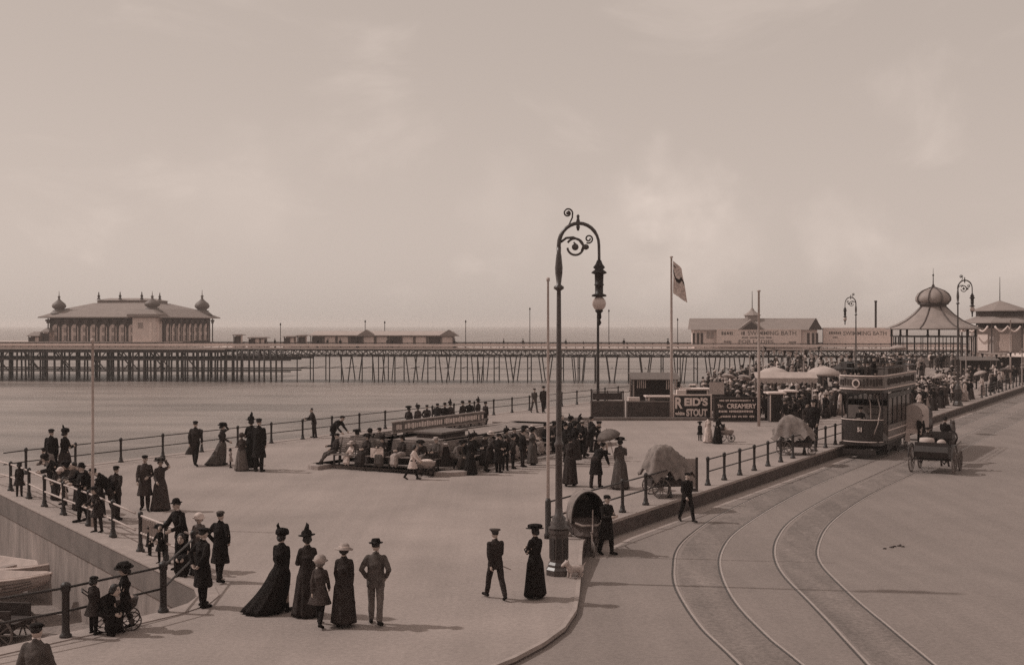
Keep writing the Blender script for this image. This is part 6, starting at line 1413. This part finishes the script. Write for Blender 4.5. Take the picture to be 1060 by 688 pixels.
# ------------------------------------------------------------------ air, light, camera
def haze():
    mb = MB(); mb.box((0, 2000, 4.7), (7900, 6900, 21.4)); o = mb.build('haze', []); o.data.materials.clear()
    m = bpy.data.materials.new('haze'); m.use_nodes = True; nt = m.node_tree
    for n in list(nt.nodes):
        if n.type == 'BSDF_PRINCIPLED': nt.nodes.remove(n)
    out = [n for n in nt.nodes if n.type == 'OUTPUT_MATERIAL'][0]; pv = nt.nodes.new('ShaderNodeVolumePrincipled')
    pv.inputs['Density'].default_value = HAZE; pv.inputs['Color'].default_value = (.97, .93, .91, 1); pv.inputs['Anisotropy'].default_value = .2
    nt.links.new(pv.outputs[0], out.inputs['Volume']); o.data.materials.append(m); tag(o, kind='stuff')
HAZE = .0003
haze()
SUN_EL, SUN_AZ = R(45), V((-.985, .17, 0)).normalized()
w = bpy.data.worlds.new('World'); sc.world = w; w.use_nodes = True; nt = w.node_tree; bg = nt.nodes['Background']
sky = nt.nodes.new('ShaderNodeTexSky'); sky.sky_type = 'NISHITA'; sky.sun_disc = False; sky.sun_elevation = SUN_EL; sky.sun_rotation = atan2(SUN_AZ.x, SUN_AZ.y); sky.dust_density = 3.; sky.air_density = 1.
def node(t, **k):
    n = nt.nodes.new(t)
    for a, b in k.items(): setattr(n, a, b)
    return n
L = nt.links.new
bw = node('ShaderNodeRGBToBW'); L(sky.outputs[0], bw.inputs[0])
pw = node('ShaderNodeMath', operation='POWER'); L(bw.outputs[0], pw.inputs[0]); pw.inputs[1].default_value = .15
ml = node('ShaderNodeMath', operation='MULTIPLY'); L(pw.outputs[0], ml.inputs[0]); ml.inputs[1].default_value = 4.55
tc = node('ShaderNodeTexCoord'); mp = node('ShaderNodeMapping'); mp.inputs['Scale'].default_value = (1, 1, 2.2); L(tc.outputs['Generated'], mp.inputs[0])
cn = node('ShaderNodeTexNoise'); cn.inputs['Scale'].default_value = 5.5; cn.inputs['Detail'].default_value = 7; cn.inputs['Roughness'].default_value = .55; cn.inputs['Distortion'].default_value = .5; L(mp.outputs[0], cn.inputs['Vector'])
cr = node('ShaderNodeMapRange'); cr.interpolation_type = 'SMOOTHSTEP'; L(cn.outputs['Fac'], cr.inputs[0]); cr.inputs[1].default_value = .5; cr.inputs[2].default_value = .74; cr.inputs[3].default_value = .98; cr.inputs[4].default_value = 1.12
sx = node('ShaderNodeSeparateXYZ'); L(tc.outputs['Generated'], sx.inputs[0]); gz = node('ShaderNodeMapRange'); gz.interpolation_type = 'SMOOTHSTEP'; L(sx.outputs['Z'], gz.inputs[0])
gz.inputs[1].default_value = -.02; gz.inputs[2].default_value = .3; gz.inputs[3].default_value = 1.12; gz.inputs[4].default_value = .97     # milky lower sky
gm = node('ShaderNodeMath', operation='MULTIPLY'); L(cr.outputs[0], gm.inputs[0]); L(gz.outputs[0], gm.inputs[1])
last = gm.outputs[0]                                       # a few soft cumulus heads low in the sky, broken up by noise
for cx_, cy_, rad, amt in ((700, 205, .06, .16), (640, 235, .06, .09), (735, 262, .075, .1), (880, 243, .055, .12), (930, 275, .06, .08), (250, 200, .08, .07), (520, 215, .06, .06)):
    d_ = V(((cx_ - CX) / F, 1, (YH - cy_) / F)).normalized(); dd = node('ShaderNodeVectorMath', operation='DISTANCE'); L(tc.outputs['Generated'], dd.inputs[0]); dd.inputs[1].default_value = d_
    c2 = node('ShaderNodeTexNoise'); c2.inputs['Scale'].default_value = 26.; c2.inputs['Detail'].default_value = 6; L(tc.outputs['Generated'], c2.inputs['Vector'])
    ad = node('ShaderNodeMath', operation='MULTIPLY_ADD'); L(c2.outputs['Fac'], ad.inputs[0]); ad.inputs[1].default_value = -.09; L(dd.outputs['Value'], ad.inputs[2])
    r_ = node('ShaderNodeMapRange'); r_.interpolation_type = 'SMOOTHSTEP'; L(ad.outputs[0], r_.inputs[0]); r_.inputs[1].default_value = rad - .05; r_.inputs[2].default_value = -.045; r_.inputs[3].default_value = 0; r_.inputs[4].default_value = amt
    s_ = node('ShaderNodeMath', operation='ADD'); L(last, s_.inputs[0]); L(r_.outputs[0], s_.inputs[1]); last = s_.outputs[0]
m2 = node('ShaderNodeMath', operation='MULTIPLY'); L(ml.outputs[0], m2.inputs[0]); L(last, m2.inputs[1])
vm = node('ShaderNodeVectorMath', operation='SCALE'); vm.inputs[0].default_value = (1., .845, .75); L(m2.outputs[0], vm.inputs['Scale']); L(vm.outputs[0], bg.inputs['Color']); bg.inputs['Strength'].default_value = .1
sun = bpy.data.lights.new('sun', 'SUN'); sun.energy = 2.1; sun.angle = R(1.2); sun.color = (1, .93, .87); so = bpy.data.objects.new('sun', sun); col.objects.link(so)
so.rotation_euler = (-(SUN_AZ * cos(SUN_EL) + Z3 * sin(SUN_EL))).to_track_quat('-Z', 'Y').to_euler(); so.location = (-40, 10, 60)
cam = bpy.data.cameras.new('camera'); co = bpy.data.objects.new('camera', cam); col.objects.link(co); co.location = (0, 0, H); co.rotation_euler = (R(90), 0, 0)
cam.sensor_width = 36; cam.lens = 36 * F / 1060; cam.shift_y = -8 / 1060; cam.clip_start = .1; cam.clip_end = 20000; sc.camera = co
sc.view_settings.view_transform = 'Standard'; sc.view_settings.look = 'None'; sc.view_settings.exposure = 0; sc.view_settings.gamma = 1
try:
    sc.cycles.use_denoising = False; sc.cycles.volume_bounces = 2; sc.cycles.max_bounces = 5; sc.cycles.use_adaptive_sampling = True; sc.cycles.adaptive_threshold = .02
except Exception: pass

bpy.data.scenes.remove(WORK)
